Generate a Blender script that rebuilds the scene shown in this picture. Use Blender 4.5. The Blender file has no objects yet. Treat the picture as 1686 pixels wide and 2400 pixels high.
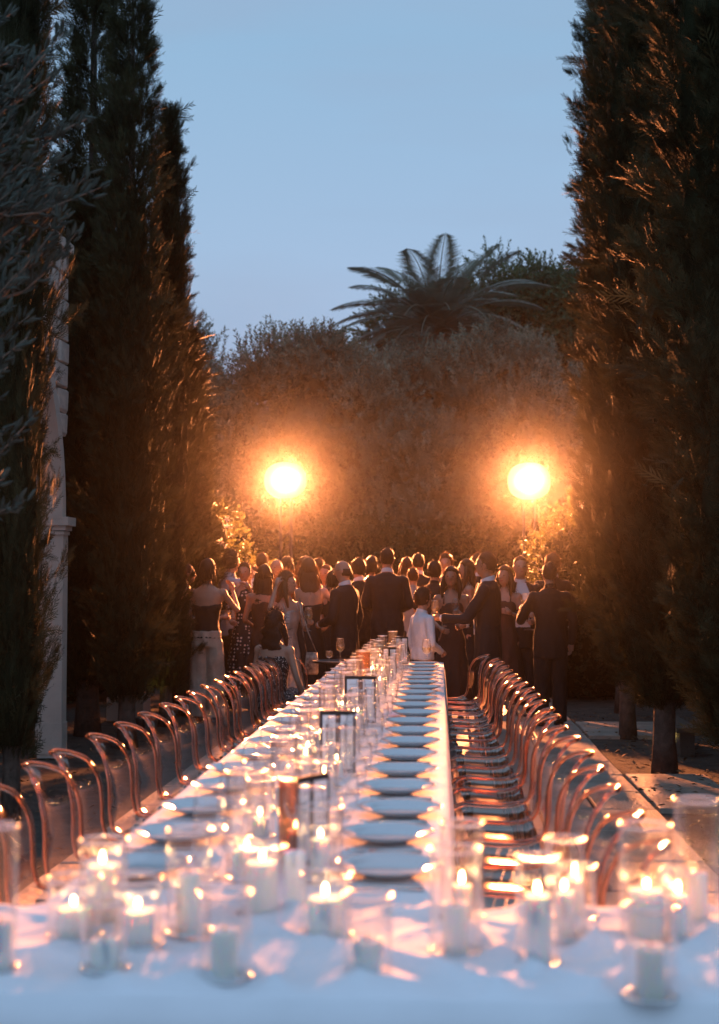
import bpy, bmesh, math, random
import numpy as np
from mathutils import Vector, Matrix, noise
R = math.radians
sc = bpy.context.scene
col = sc.collection
rnd = random.Random(7)
rng = np.random.default_rng(11)

# ------------------------------------------------------------------ camera
F = 3333.3; PW, PH = 1686, 2400
YAW = math.atan(190 / F); PITCH = math.atan(162 / F)
CAM = Vector((0, 0, 1.44))
cd = bpy.data.cameras.new('camera'); cam = bpy.data.objects.new('camera', cd); col.objects.link(cam)
sc.camera = cam
cam.location = CAM
cam.rotation_euler = (math.pi / 2 + PITCH, 0, YAW)
cd.sensor_fit = 'VERTICAL'; cd.sensor_height = 36; cd.sensor_width = 25.29; cd.lens = 50
cd.clip_start = 0.05; cd.clip_end = 400
cd.dof.use_dof = True; cd.dof.focus_distance = 10.5; cd.dof.aperture_fstop = 2.7

# ------------------------------------------------------------------ world
w = bpy.data.worlds.new('World'); sc.world = w; w.use_nodes = True
nt = w.node_tree; nt.nodes.clear()
def N(nt, t, **kw):
    n = nt.nodes.new(t)
    for k, v in kw.items():
        if k.startswith('i_'): n.inputs[k[2:].replace('_', ' ')].default_value = v
        else: setattr(n, k, v)
    return n
out = N(nt, 'ShaderNodeOutputWorld'); bg = N(nt, 'ShaderNodeBackground')
tc = N(nt, 'ShaderNodeTexCoord'); sep = N(nt, 'ShaderNodeSeparateXYZ')
nt.links.new(tc.outputs['Generated'], sep.inputs[0])
ramp = N(nt, 'ShaderNodeValToRGB')
cr = ramp.color_ramp
stops = [(0.0, (.24, .32, .48)), (.10, (.29, .42, .62)), (.20, (.375, .53, .745)), (.36, (.30, .49, .705)), (.8, (.31, .49, .75))]
cr.elements[0].position, cr.elements[0].color = stops[0][0], (*stops[0][1], 1)
cr.elements[1].position, cr.elements[1].color = stops[-1][0], (*stops[-1][1], 1)
for p, c in stops[1:-1]:
    e = cr.elements.new(p); e.color = (*c, 1)
nt.links.new(sep.outputs['Z'], ramp.inputs[0])
mp = N(nt, 'ShaderNodeMapping'); mp.inputs['Scale'].default_value = (2.0, 2.0, 11)
nt.links.new(tc.outputs['Generated'], mp.inputs[0])
nz = N(nt, 'ShaderNodeTexNoise', i_Scale=1.4, i_Detail=4.0, i_Roughness=.5)
nt.links.new(mp.outputs[0], nz.inputs['Vector'])
cr2 = N(nt, 'ShaderNodeValToRGB'); cr2.color_ramp.elements[0].position = .40; cr2.color_ramp.elements[1].position = .72
cr2.color_ramp.elements[0].color = (0, 0, 0, 1); cr2.color_ramp.elements[1].color = (.55, .55, .55, 1)
nt.links.new(nz.outputs['Fac'], cr2.inputs[0])
mx = N(nt, 'ShaderNodeMix', data_type='RGBA'); mx.inputs['B'].default_value = (.33, .43, .60, 1)
nt.links.new(cr2.outputs[0], mx.inputs['Factor']); nt.links.new(ramp.outputs[0], mx.inputs['A'])
nt.links.new(mx.outputs['Result'], bg.inputs[0])
# unseen sky behind the camera brightened smoothly to raise ambient light, as dusk afterglow
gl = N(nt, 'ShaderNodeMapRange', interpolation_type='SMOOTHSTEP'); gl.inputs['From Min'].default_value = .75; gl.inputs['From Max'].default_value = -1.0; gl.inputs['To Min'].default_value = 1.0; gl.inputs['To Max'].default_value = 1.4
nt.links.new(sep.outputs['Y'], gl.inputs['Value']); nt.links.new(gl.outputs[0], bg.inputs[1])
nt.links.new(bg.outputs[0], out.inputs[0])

sc.view_settings.view_transform = 'Standard'; sc.view_settings.look = 'None'
sc.view_settings.exposure = 0; sc.view_settings.gamma = 1; sc.view_settings.use_curve_mapping = False
cy = sc.cycles
cy.use_denoising = True
try: cy.denoiser = 'OPENIMAGEDENOISE'; cy.denoising_input_passes = 'RGB_ALBEDO_NORMAL'
except Exception: pass
cy.max_bounces = 10; cy.transparent_max_bounces = 40; cy.transmission_bounces = 8; cy.glossy_bounces = 4
cy.diffuse_bounces = 3; cy.volume_bounces = 0; cy.sample_clamp_indirect = 4; cy.caustics_reflective = False; cy.caustics_refractive = False
cy.use_adaptive_sampling = True; cy.adaptive_threshold = .015

def spot(name, loc, tgt, energy, color, size=160, blend=.4, radius=.15):
    l = bpy.data.lights.new(name, 'SPOT'); o = bpy.data.objects.new(name, l); col.objects.link(o)
    l.energy = energy; l.color = color; l.spot_size = R(size); l.spot_blend = blend; l.shadow_soft_size = radius
    o.location = loc; o.rotation_euler = (Vector(tgt) - Vector(loc)).to_track_quat('-Z', 'Y').to_euler()
    return o
LAMPC = (1, .29, .09)
LAMPS = [(-2.63, 24.0, 3.15), (1.49, 24.0, 3.12)]

# ------------------------------------------------------------------ helpers
def pray(px, py):
    f = Vector((-math.sin(YAW) * math.cos(PITCH), math.cos(YAW) * math.cos(PITCH), math.sin(PITCH)))
    r = Vector((math.cos(YAW), math.sin(YAW), 0)); u = r.cross(f)
    return f + r * ((px - PW / 2) / F) - u * ((py - PH / 2) / F)
def onY(px, py, y): d = pray(px, py); return CAM + d * (y / d.y)
def onZ(px, py, z): d = pray(px, py); return CAM + d * ((z - CAM.z) / d.z)

ORD = ['first', 'second', 'third', 'fourth', 'fifth', 'sixth', 'seventh', 'eighth', 'ninth', 'tenth', 'eleventh', 'twelfth',
       'thirteenth', 'fourteenth', 'fifteenth', 'sixteenth', 'seventeenth', 'eighteenth', 'nineteenth', 'twentieth', 'twenty-first']

MATS = {}
def mat(name, base, rough=.6, metal=0., var=0., scale=8., bump=0., bscale=40., sss=0., sheen=0., trans=0., ior=1.45, second=None, spec=.5, translucent=0., emit=None, coords='Object'):
    if name in MATS: return MATS[name]
    m = bpy.data.materials.new(name); m.use_nodes = True; MATS[name] = m
    nt = m.node_tree; p = nt.nodes['Principled BSDF']; o = nt.nodes['Material Output']
    p.inputs['Base Color'].default_value = (*base, 1); p.inputs['Roughness'].default_value = rough
    p.inputs['Metallic'].default_value = metal; p.inputs['IOR'].default_value = ior
    p.inputs['Specular IOR Level'].default_value = spec
    p.inputs['Transmission Weight'].default_value = trans
    if sheen: p.inputs['Sheen Weight'].default_value = sheen; p.inputs['Sheen Roughness'].default_value = .4
    if sss:
        p.inputs['Subsurface Weight'].default_value = sss; p.inputs['Subsurface Radius'].default_value = (1, .6, .35)
        p.inputs['Subsurface Scale'].default_value = .02
    if emit: p.inputs['Emission Color'].default_value = (*emit[0], 1); p.inputs['Emission Strength'].default_value = emit[1]
    if var or bump:
        tc = N(nt, 'ShaderNodeTexCoord')
    if var:
        nz = N(nt, 'ShaderNodeTexNoise', i_Scale=scale, i_Detail=5.0, i_Roughness=.6); nt.links.new(tc.outputs[coords], nz.inputs['Vector'])
        cr = N(nt, 'ShaderNodeValToRGB'); cr.color_ramp.elements[0].position = .32; cr.color_ramp.elements[1].position = .68
        a = tuple(max(0, c * (1 - var)) for c in base); b = second or tuple(min(1, c * (1 + var)) for c in base)
        cr.color_ramp.elements[0].color = (*a, 1); cr.color_ramp.elements[1].color = (*b, 1)
        nt.links.new(nz.outputs['Fac'], cr.inputs[0]); nt.links.new(cr.outputs[0], p.inputs['Base Color'])
    if bump:
        nb = N(nt, 'ShaderNodeTexNoise', i_Scale=bscale, i_Detail=6.0, i_Roughness=.6); nt.links.new(tc.outputs[coords], nb.inputs['Vector'])
        bp = N(nt, 'ShaderNodeBump', i_Strength=bump, i_Distance=.02); nt.links.new(nb.outputs['Fac'], bp.inputs['Height'])
        nt.links.new(bp.outputs[0], p.inputs['Normal'])
    if translucent:
        t = N(nt, 'ShaderNodeBsdfTranslucent'); ms = N(nt, 'ShaderNodeMixShader'); ms.inputs[0].default_value = translucent
        if var: nt.links.new(cr.outputs[0], t.inputs[0])
        else: t.inputs[0].default_value = (*base, 1)
        nt.links.new(p.outputs[0], ms.inputs[1]); nt.links.new(t.outputs[0], ms.inputs[2]); nt.links.new(ms.outputs[0], o.inputs[0])
    return m

def thin_glass(name, tint=(.97, .98, .98), rough=.03, base=.05, top=.95, power=3.2, stripes=None, gcol=(1, 1, 1), sxyz=.05, film=0.):
    m = bpy.data.materials.new(name); m.use_nodes = True; MATS[name] = m
    nt = m.node_tree; nt.nodes.clear()
    o = N(nt, 'ShaderNodeOutputMaterial'); t = N(nt, 'ShaderNodeBsdfTransparent'); g = N(nt, 'ShaderNodeBsdfGlossy')
    t.inputs[0].default_value = (*tint, 1); g.inputs['Roughness'].default_value = rough; g.inputs['Color'].default_value = (*gcol, 1)
    lw = N(nt, 'ShaderNodeLayerWeight', i_Blend=.5); pw = N(nt, 'ShaderNodeMath', operation='POWER'); pw.inputs[1].default_value = power
    mr = N(nt, 'ShaderNodeMapRange'); mr.inputs['To Min'].default_value = base; mr.inputs['To Max'].default_value = top
    nt.links.new(lw.outputs['Facing'], pw.inputs[0]); nt.links.new(pw.outputs[0], mr.inputs['Value'])
    ms = N(nt, 'ShaderNodeMixShader'); nt.links.new(mr.outputs[0], ms.inputs[0])
    if film:
        tl = N(nt, 'ShaderNodeBsdfTranslucent'); m2 = N(nt, 'ShaderNodeMixShader'); m2.inputs[0].default_value = film
        nt.links.new(t.outputs[0], m2.inputs[1]); nt.links.new(tl.outputs[0], m2.inputs[2]); t = m2
    nt.links.new(t.outputs[0], ms.inputs[1]); nt.links.new(g.outputs[0], ms.inputs[2])
    nt.links.new(ms.outputs[0], o.inputs[0])
    if stripes:
        tc = N(nt, 'ShaderNodeTexCoord'); wv = N(nt, 'ShaderNodeTexNoise', i_Scale=stripes); mp = N(nt, 'ShaderNodeMapping'); mp.inputs['Scale'].default_value = (1, 1, sxyz)
        nt.links.new(tc.outputs['Object'], mp.inputs[0]); nt.links.new(mp.outputs[0], wv.inputs['Vector'])
        bp = N(nt, 'ShaderNodeBump', i_Strength=.9, i_Distance=.01); nt.links.new(wv.outputs['Fac'], bp.inputs['Height']); nt.links.new(bp.outputs[0], g.inputs['Normal'])
    return m

class MB:
    def __init__(s): s.v = []; s.f = []; s.n = 0
    def add(s, V, Fc):
        V = [tuple(v) for v in V]; s.v += V; s.f += [tuple(i + s.n for i in f) for f in Fc]; s.n += len(V)
    def tube(s, pts, rads, n=8, cap=True, rx=None):
        pts = [Vector(p) for p in pts]
        if not hasattr(rads, '__len__'): rads = [rads] * len(pts)
        V = []; up = Vector((0.3, 0.9, 0.1))
        t0 = (pts[1] - pts[0]).normalized()
        a = t0.orthogonal().normalized()
        for i, p in enumerate(pts):
            t = (pts[min(i + 1, len(pts) - 1)] - pts[max(i - 1, 0)]).normalized()
            a = (a - t * a.dot(t))
            a = a.normalized() if a.length > 1e-5 else t.orthogonal().normalized()
            b = t.cross(a)
            for k in range(n):
                an = 2 * math.pi * k / n
                V.append(p + (a * math.cos(an) + b * math.sin(an)) * rads[i])
        Fc = []
        for i in range(len(pts) - 1):
            for k in range(n):
                Fc.append((i * n + k, i * n + (k + 1) % n, (i + 1) * n + (k + 1) % n, (i + 1) * n + k))
        if cap:
            Fc.append(tuple(range(n))[::-1]); Fc.append(tuple((len(pts) - 1) * n + k for k in range(n)))
        s.add(V, Fc)
    def ring(s, pts, r, n=6):
        pts = [Vector(p) for p in pts]; m = len(pts); V = []; a = None
        for i, p in enumerate(pts):
            t = (pts[(i + 1) % m] - pts[i - 1]).normalized()
            if a is None: a = t.orthogonal().normalized()
            a = (a - t * a.dot(t)).normalized(); b = t.cross(a)
            for k in range(n):
                an = 2 * math.pi * k / n; V.append(p + (a * math.cos(an) + b * math.sin(an)) * r)
        s.add(V, [(i * n + k, i * n + (k + 1) % n, ((i + 1) % m) * n + (k + 1) % n, ((i + 1) % m) * n + k) for i in range(m) for k in range(n)])
    def ell(s, c, r, n=12, m=8, M=None):
        V = []; c = Vector(c)
        for j in range(1, m):
            ph = math.pi * j / m
            for k in range(n):
                an = 2 * math.pi * k / n
                v = Vector((r[0] * math.sin(ph) * math.cos(an), r[1] * math.sin(ph) * math.sin(an), r[2] * math.cos(ph)))
                V.append(c + (M @ v if M else v))
        tp = Vector((0, 0, r[2])); V.append(c + (M @ tp if M else tp)); V.append(c - (M @ tp if M else tp))
        Fc = [(j * n + k, (j + 1) * n + k, (j + 1) * n + (k + 1) % n, j * n + (k + 1) % n) for j in range(m - 2) for k in range(n)]
        T, B = (m - 1) * n, (m - 1) * n + 1
        Fc += [(T, k, (k + 1) % n) for k in range(n)] + [(B, (m - 2) * n + (k + 1) % n, (m - 2) * n + k) for k in range(n)]
        s.add(V, Fc)
    def loft(s, secs, n=20, cap=True, pw=2.0):
        V = []
        for sec in secs:
            x, y, z, rx, ry = sec[:5]; tilt = sec[5] if len(sec) > 5 else 0
            for k in range(n):
                an = 2 * math.pi * k / n; c_, s_ = math.cos(an), math.sin(an)
                e = 2 / pw
                xx = rx * math.copysign(abs(c_) ** e, c_); yy = ry * math.copysign(abs(s_) ** e, s_)
                V.append((x + xx, y + yy, z + tilt * yy))
        m = len(secs)
        Fc = [(i * n + k, i * n + (k + 1) % n, (i + 1) * n + (k + 1) % n, (i + 1) * n + k) for i in range(m - 1) for k in range(n)]
        if cap: Fc.append(tuple(range(n))[::-1]); Fc.append(tuple((m - 1) * n + k for k in range(n)))
        s.add(V, Fc)
    def box(s, c, d, M=None):
        c = Vector(c); V = []
        for x in (-.5, .5):
            for y in (-.5, .5):
                for z in (-.5, .5):
                    v = Vector((x * d[0], y * d[1], z * d[2])); V.append(c + (M @ v if M else v))
        s.add(V, [(0, 1, 3, 2), (4, 6, 7, 5), (0, 4, 5, 1), (2, 3, 7, 6), (0, 2, 6, 4), (1, 5, 7, 3)])
    def lathe(s, prof, n=24, c=(0, 0, 0)):
        V = []
        for r, z in prof:
            for k in range(n):
                an = 2 * math.pi * k / n; V.append((c[0] + r * math.cos(an), c[1] + r * math.sin(an), c[2] + z))
        s.add(V, [(i * n + k, i * n + (k + 1) % n, (i + 1) * n + (k + 1) % n, (i + 1) * n + k) for i in range(len(prof) - 1) for k in range(n)])
    def grid(s, fn, nu, nv):
        V = [fn(i / nu, j / nv) for j in range(nv + 1) for i in range(nu + 1)]
        s.add(V, [(j * (nu + 1) + i, j * (nu + 1) + i + 1, (j + 1) * (nu + 1) + i + 1, (j + 1) * (nu + 1) + i) for j in range(nv) for i in range(nu)])
    def mesh(s, name, m=None, smooth=True):
        me = bpy.data.meshes.new(name); me.from_pydata(s.v, [], s.f); me.validate()
        if smooth: me.polygons.foreach_set('use_smooth', [True] * len(me.polygons))
        if m: me.materials.append(m)
        me.update(); return me

def link(name, me, parent=None, loc=None):
    o = bpy.data.objects.new(name, me); col.objects.link(o)
    if parent: o.parent = parent
    if loc is not None: o.location = loc
    return o
def tag(o, label=None, cat=None, group=None, kind=None):
    if label: o['label'] = label
    if cat: o['category'] = cat
    if group: o['group'] = group
    if kind: o['kind'] = kind
    return o
def thing(name, label, cat, loc=(0, 0, 0), rz=0, group=None):
    o = bpy.data.objects.new(name, None); col.objects.link(o); o.empty_display_size = .1
    o.location = loc; o.rotation_euler = (0, 0, rz)
    return tag(o, label, cat, group)
def dup(root, loc, rz=0, label=None, scale=None):
    r = root.copy(); col.objects.link(r); r.location = loc; r.rotation_euler = (0, 0, rz)
    if label: r['label'] = label
    if scale: r.scale = scale
    for ch in root.children:
        c = ch.copy(); col.objects.link(c); c.parent = r
        for g in ch.children:
            d = g.copy(); col.objects.link(d); d.parent = c
    return r

def np_mesh(name, V, Q, m, smooth=False):
    me = bpy.data.meshes.new(name)
    V = np.ascontiguousarray(V, dtype=np.float32); Q = np.ascontiguousarray(Q, dtype=np.int32)
    k = Q.shape[1]
    me.vertices.add(len(V)); me.vertices.foreach_set('co', V.ravel())
    me.loops.add(Q.size); me.loops.foreach_set('vertex_index', Q.ravel())
    me.polygons.add(len(Q)); me.polygons.foreach_set('loop_start', np.arange(0, Q.size, k, dtype=np.int32))
    me.update(calc_edges=True); me.materials.append(m); return me

def frames(D, roll):
    """rotation matrices whose local z is D, rolled about it; (N,3,3) columns x,y,z"""
    D = D / np.linalg.norm(D, axis=1, keepdims=True)
    h = np.where(np.abs(D[:, 2:3]) < .95, np.array([[0, 0, 1.]]), np.array([[1., 0, 0]]))
    X = np.cross(h, D); X /= np.linalg.norm(X, axis=1, keepdims=True); Y = np.cross(D, X)
    c, s = np.cos(roll)[:, None], np.sin(roll)[:, None]
    X2 = X * c + Y * s; Y2 = -X * s + Y * c
    return np.stack([X2, Y2, D], axis=2)
def scatter(TV, TQ, M, P, S):
    TV = np.asarray(TV); TQ = np.asarray(TQ); n = len(P)
    V = np.einsum('nij,vj->nvi', M, TV) * S[:, None, None] + P[:, None, :]
    Q = TQ[None] + (np.arange(n) * len(TV))[:, None, None]
    return V.reshape(-1, 3), Q.reshape(-1, TQ.shape[1])

# leaf / twig templates (quads)
def leaf_quad(p, d, s, L, W):
    p, d, s = np.array(p), np.array(d, float), np.array(s, float)
    d /= np.linalg.norm(d)
    return [p, p + d * L * .45 + s * W * .5, p + d * L, p + d * L * .45 - s * W * .5]
def spray_template(n=12, L=.2, W=.008, sub=.075, seed=1):
    r = np.random.default_rng(seed); V = []; Q = []
    def q(a):
        Q.append([len(V) + i for i in range(4)]); V.extend(a)
    q(leaf_quad((0, 0, 0), (0, 0, 1), (1, 0, 0), L, W * 1.3))
    for i in range(n):
        t = .1 + .85 * i / n; sd = 1 if i % 2 else -1
        d = np.array([sd * (.55 + .2 * r.random()), r.normal() * .25, 1.0]); l = sub * (1.15 - .7 * t) * (.8 + .4 * r.random())
        q(leaf_quad((0, 0, L * t), d, np.cross(d / np.linalg.norm(d), (0, 1, 0)), l, W))
    return np.array(V), np.array(Q)
def shoot_template(n=14, L=.35, leafL=.07, leafW=.016, seed=2, spread=.8):
    r = np.random.default_rng(seed); V = []; Q = []
    def q(a):
        Q.append([len(V) + i for i in range(4)]); V.extend(a)
    q(leaf_quad((0, 0, 0), (0, 0, 1), (1, 0, 0), L, .006))
    for i in range(n):
        t = .12 + .88 * i / n; a = i * 2.4 + r.random() * .6
        d = np.array([math.cos(a) * spread, math.sin(a) * spread, .8 + .4 * r.random()]); s = np.array([-math.sin(a), math.cos(a), 0.])
        q(leaf_quad((0, 0, L * t), d, s + r.normal(size=3) * .3, leafL * (.7 + .5 * r.random()), leafW))
    return np.array(V), np.array(Q)

# ------------------------------------------------------------------ materials
M_cy = mat('cypress_foliage', (.024, .031, .014), .62, var=.5, scale=3, translucent=.12, second=(.066, .066, .03), spec=.12)
M_cyb = mat('cypress_bark', (.09, .065, .05), .9, var=.4, scale=12, bump=.8, bscale=30)
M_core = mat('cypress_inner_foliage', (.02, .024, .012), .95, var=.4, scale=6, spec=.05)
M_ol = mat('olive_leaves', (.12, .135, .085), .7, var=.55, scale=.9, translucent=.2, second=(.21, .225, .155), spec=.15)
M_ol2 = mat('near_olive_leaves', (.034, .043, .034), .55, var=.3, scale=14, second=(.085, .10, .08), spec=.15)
M_olb = mat('olive_bark', (.16, .13, .10), .9, var=.3, scale=10, bump=.5)
M_pep = mat('pepper_tree_leaves', (.07, .10, .04), .6, var=.4, scale=1.5, translucent=.3)
M_bush = mat('shrub_leaves', (.055, .065, .025), .6, var=.4, scale=3, translucent=.25, second=(.12, .12, .05), spec=.25)
M_palm = mat('palm_leaflets', (.13, .15, .105), .5, var=.3, scale=1.5, translucent=.2)
M_stone = mat('pale_stone', (.58, .49, .42), .85, var=.18, scale=3, bump=.5, bscale=25)
M_stone2 = mat('smooth_stone', (.56, .48, .41), .8, var=.1, scale=4, bump=.15, bscale=40)
M_pave = mat('paving_stone', (.36, .30, .24), .55, var=.35, scale=2.2, bump=.8, bscale=14, coords='Object')
M_soil = mat('dry_soil', (.075, .06, .045), .95, var=.4, scale=6, bump=1, bscale=30)
M_cloth = mat('white_linen', (.78, .78, .80), .75, bump=.12, bscale=160, sheen=.1, var=.03, scale=5)
M_wax = mat('candle_wax', (.92, .88, .80), .45, sss=.9)
M_wick = mat('wick', (.03, .02, .02), .9)
M_flame = mat('flame', (1, .6, .3), .5, emit=((1, .50, .19), 130))
M_glass = thin_glass('clear_glass', rough=.07, base=.04, top=.95, power=2.2, stripes=110, sxyz=.35, film=.012)
M_vase = thin_glass('vase_glass', tint=(.96, .97, .97), rough=.08, base=.06, top=.95, power=1.8, stripes=90, film=.022)
M_rim = thin_glass('glass_rim', tint=(.9, .9, .9), rough=.2, base=.45, top=.95, power=1.2, film=.4)
M_amber = thin_glass('amber_ribbed_glass', tint=(.70, .36, .22), rough=.12, base=.12, top=.8, power=2.2, stripes=180, film=.05, gcol=(1, .75, .6))
M_wine = thin_glass('white_wine', tint=(.98, .86, .62), rough=.1, base=.15, top=.6, power=2)
M_sheet = thin_glass('acrylic_sheet', tint=(.90, .86, .85), rough=.06, base=.02, top=.8, power=4.0, gcol=(1, .82, .74))
M_acr = mat('acrylic_edge', (.96, .56, .42), .06, trans=1.0, ior=1.49)  # copper lamp reflections put into the tint of the clear acrylic
M_plate = mat('plate_ceramic', (.60, .61, .62), .10)
M_steel = mat('cutlery_steel', (.62, .6, .58), .22, metal=1)
M_black = mat('black_card', (.012, .011, .011), .6)
M_paper = mat('menu_paper', (.82, .82, .84), .8)
M_ink = mat('menu_ink', (.1, .09, .1), .8)
M_metal = mat('dark_painted_metal', (.03, .03, .03), .5, metal=.3)
M_lens = mat('floodlight_lens', (1, .8, .6), .4, emit=((1, .55, .25), 120))  # oversized lens, its glow fading to the rim imitates the lamp's bloom
_n = M_lens.node_tree; _tc = N(_n, 'ShaderNodeTexCoord'); _mp = N(_n, 'ShaderNodeMapping'); _mp.inputs['Location'].default_value = (-.5, 0, -.5)
_n.links.new(_tc.outputs['Generated'], _mp.inputs[0]); _mp.inputs['Scale'].default_value = (1, 0, 1)
_ln = N(_n, 'ShaderNodeVectorMath', operation='LENGTH'); _n.links.new(_mp.outputs[0], _ln.inputs[0])
_m1 = N(_n, 'ShaderNodeMath', operation='MULTIPLY_ADD'); _m1.inputs[1].default_value = -2.0; _m1.inputs[2].default_value = 1.0; _m1.use_clamp = True
_m2 = N(_n, 'ShaderNodeMath', operation='POWER'); _m2.inputs[1].default_value = 2.6
_m3 = N(_n, 'ShaderNodeMath', operation='MULTIPLY_ADD'); _m3.inputs[1].default_value = 14.0; _m3.inputs[2].default_value = .05
_n.links.new(_ln.outputs['Value'], _m1.inputs[0]); _n.links.new(_m1.outputs[0], _m2.inputs[0]); _n.links.new(_m2.outputs[0], _m3.inputs[0]); _n.links.new(_m3.outputs[0], _n.nodes['Principled BSDF'].inputs['Emission Strength'])

# ------------------------------------------------------------------ ground and paving
g = MB()
def gfn(u, v):
    x = -45 + 90 * u; y = -12 + 82 * v
    return (x, y, -.012)
g.grid(gfn, 30, 30)
tag(link('ground', g.mesh('ground', M_soil)), kind='structure')

pv = thing('pavement', None, None); pv['kind'] = 'structure'
slab_meshes = []
for i in range(5):
    b = MB(); wd = .0
    r_ = random.Random(i)
    n = 4
    top = [(-.5 + .018 * r_.random(), -.5 + .018 * r_.random()), (.5 - .018 * r_.random(), -.5 + .018 * r_.random()), (.5 - .018 * r_.random(), .5 - .018 * r_.random()), (-.5 + .018 * r_.random(), .5 - .018 * r_.random())]
    V = [(x, y, -.06) for x, y in top] + [(x, y, -.006) for x, y in top] + [(x * .975, y * .975, 0) for x, y in top]
    b.add(V, [(0, 1, 5, 4), (1, 2, 6, 5), (2, 3, 7, 6), (3, 0, 4, 7), (4, 5, 9, 8), (5, 6, 10, 9), (6, 7, 11, 10), (7, 4, 8, 11), (8, 9, 10, 11)])
    slab_meshes.append(b.mesh('slab', M_pave, smooth=False))
def slab(x0, x1, y0, y1, z=.012):
    if len(pv_slabs) > 290: return
    o = link('paving_slab', rnd.choice(slab_meshes), pv)
    o.location = ((x0 + x1) / 2, (y0 + y1) / 2, z + rnd.random() * .005); o.scale = (x1 - x0 - .012, y1 - y0 - .012, 1)
    pv_slabs.append(o)
pv_slabs = []
def tilef(x0, x1, y0, y1, wy=.62, wx=.45):
    y = y0
    while y < y1 - .05:
        h = min(wy * (.8 + .5 * rnd.random()), y1 - y)
        if y1 - y - h < .15: h = y1 - y
        x = x0
        while x < x1 - .05:
            wd = min(wx * (.7 + .8 * rnd.random()), x1 - x)
            if x1 - x - wd < .15: wd = x1 - x
            slab(x, x + wd, y, y + h); x += wd
        y += h
tilef(.05, 1.35, 3.2, 19.5, .8, .62)
for y0, y1 in ((9.05, 10.7), (13.25, 14.6)):
    x = 1.35
    slab(1.35, 1.95 if y0 < 10 else 2.3, y0, (y0 + y1) / 2 + .1, .02); slab(1.35, 1.95 if y0 < 10 else 2.3, (y0 + y1) / 2 + .1, y1, .02)
tilef(-1.95, -.9, 3.2, 12.4, .8, .55)

# fallen leaves in the beds and over the paving edges
M_litter = mat('dry_leaves', (.16, .10, .05), .8, var=.5, scale=20)
nl_ = 1500; lx = np.concatenate([rng.uniform(1.3, 2.6, 900), rng.uniform(-3.2, -1.7, 600)]); ly = rng.uniform(5, 15.5, nl_)
lt = np.array([[-.5, 0, 0], [0, .2, .12], [.5, 0, .03], [0, -.2, .1]]) * .05
Pl = np.stack([lx, ly, np.full(nl_, .004) + .016 * (np.abs(lx - 1.65) < .3)], 1)
Vl, Ql = scatter(lt, np.array([[0, 1, 2, 3]]), frames(np.stack([rng.normal(size=nl_) * .3, rng.normal(size=nl_) * .3, np.ones(nl_)], 1), rng.random(nl_) * 6.28), Pl, .5 + rng.random(nl_))
tag(link('leaf_litter', np_mesh('leaf_litter', Vl, Ql, M_litter)), 'dry brown leaf litter scattered on the soil of the planting beds', 'leaf litter', kind='stuff')

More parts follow.
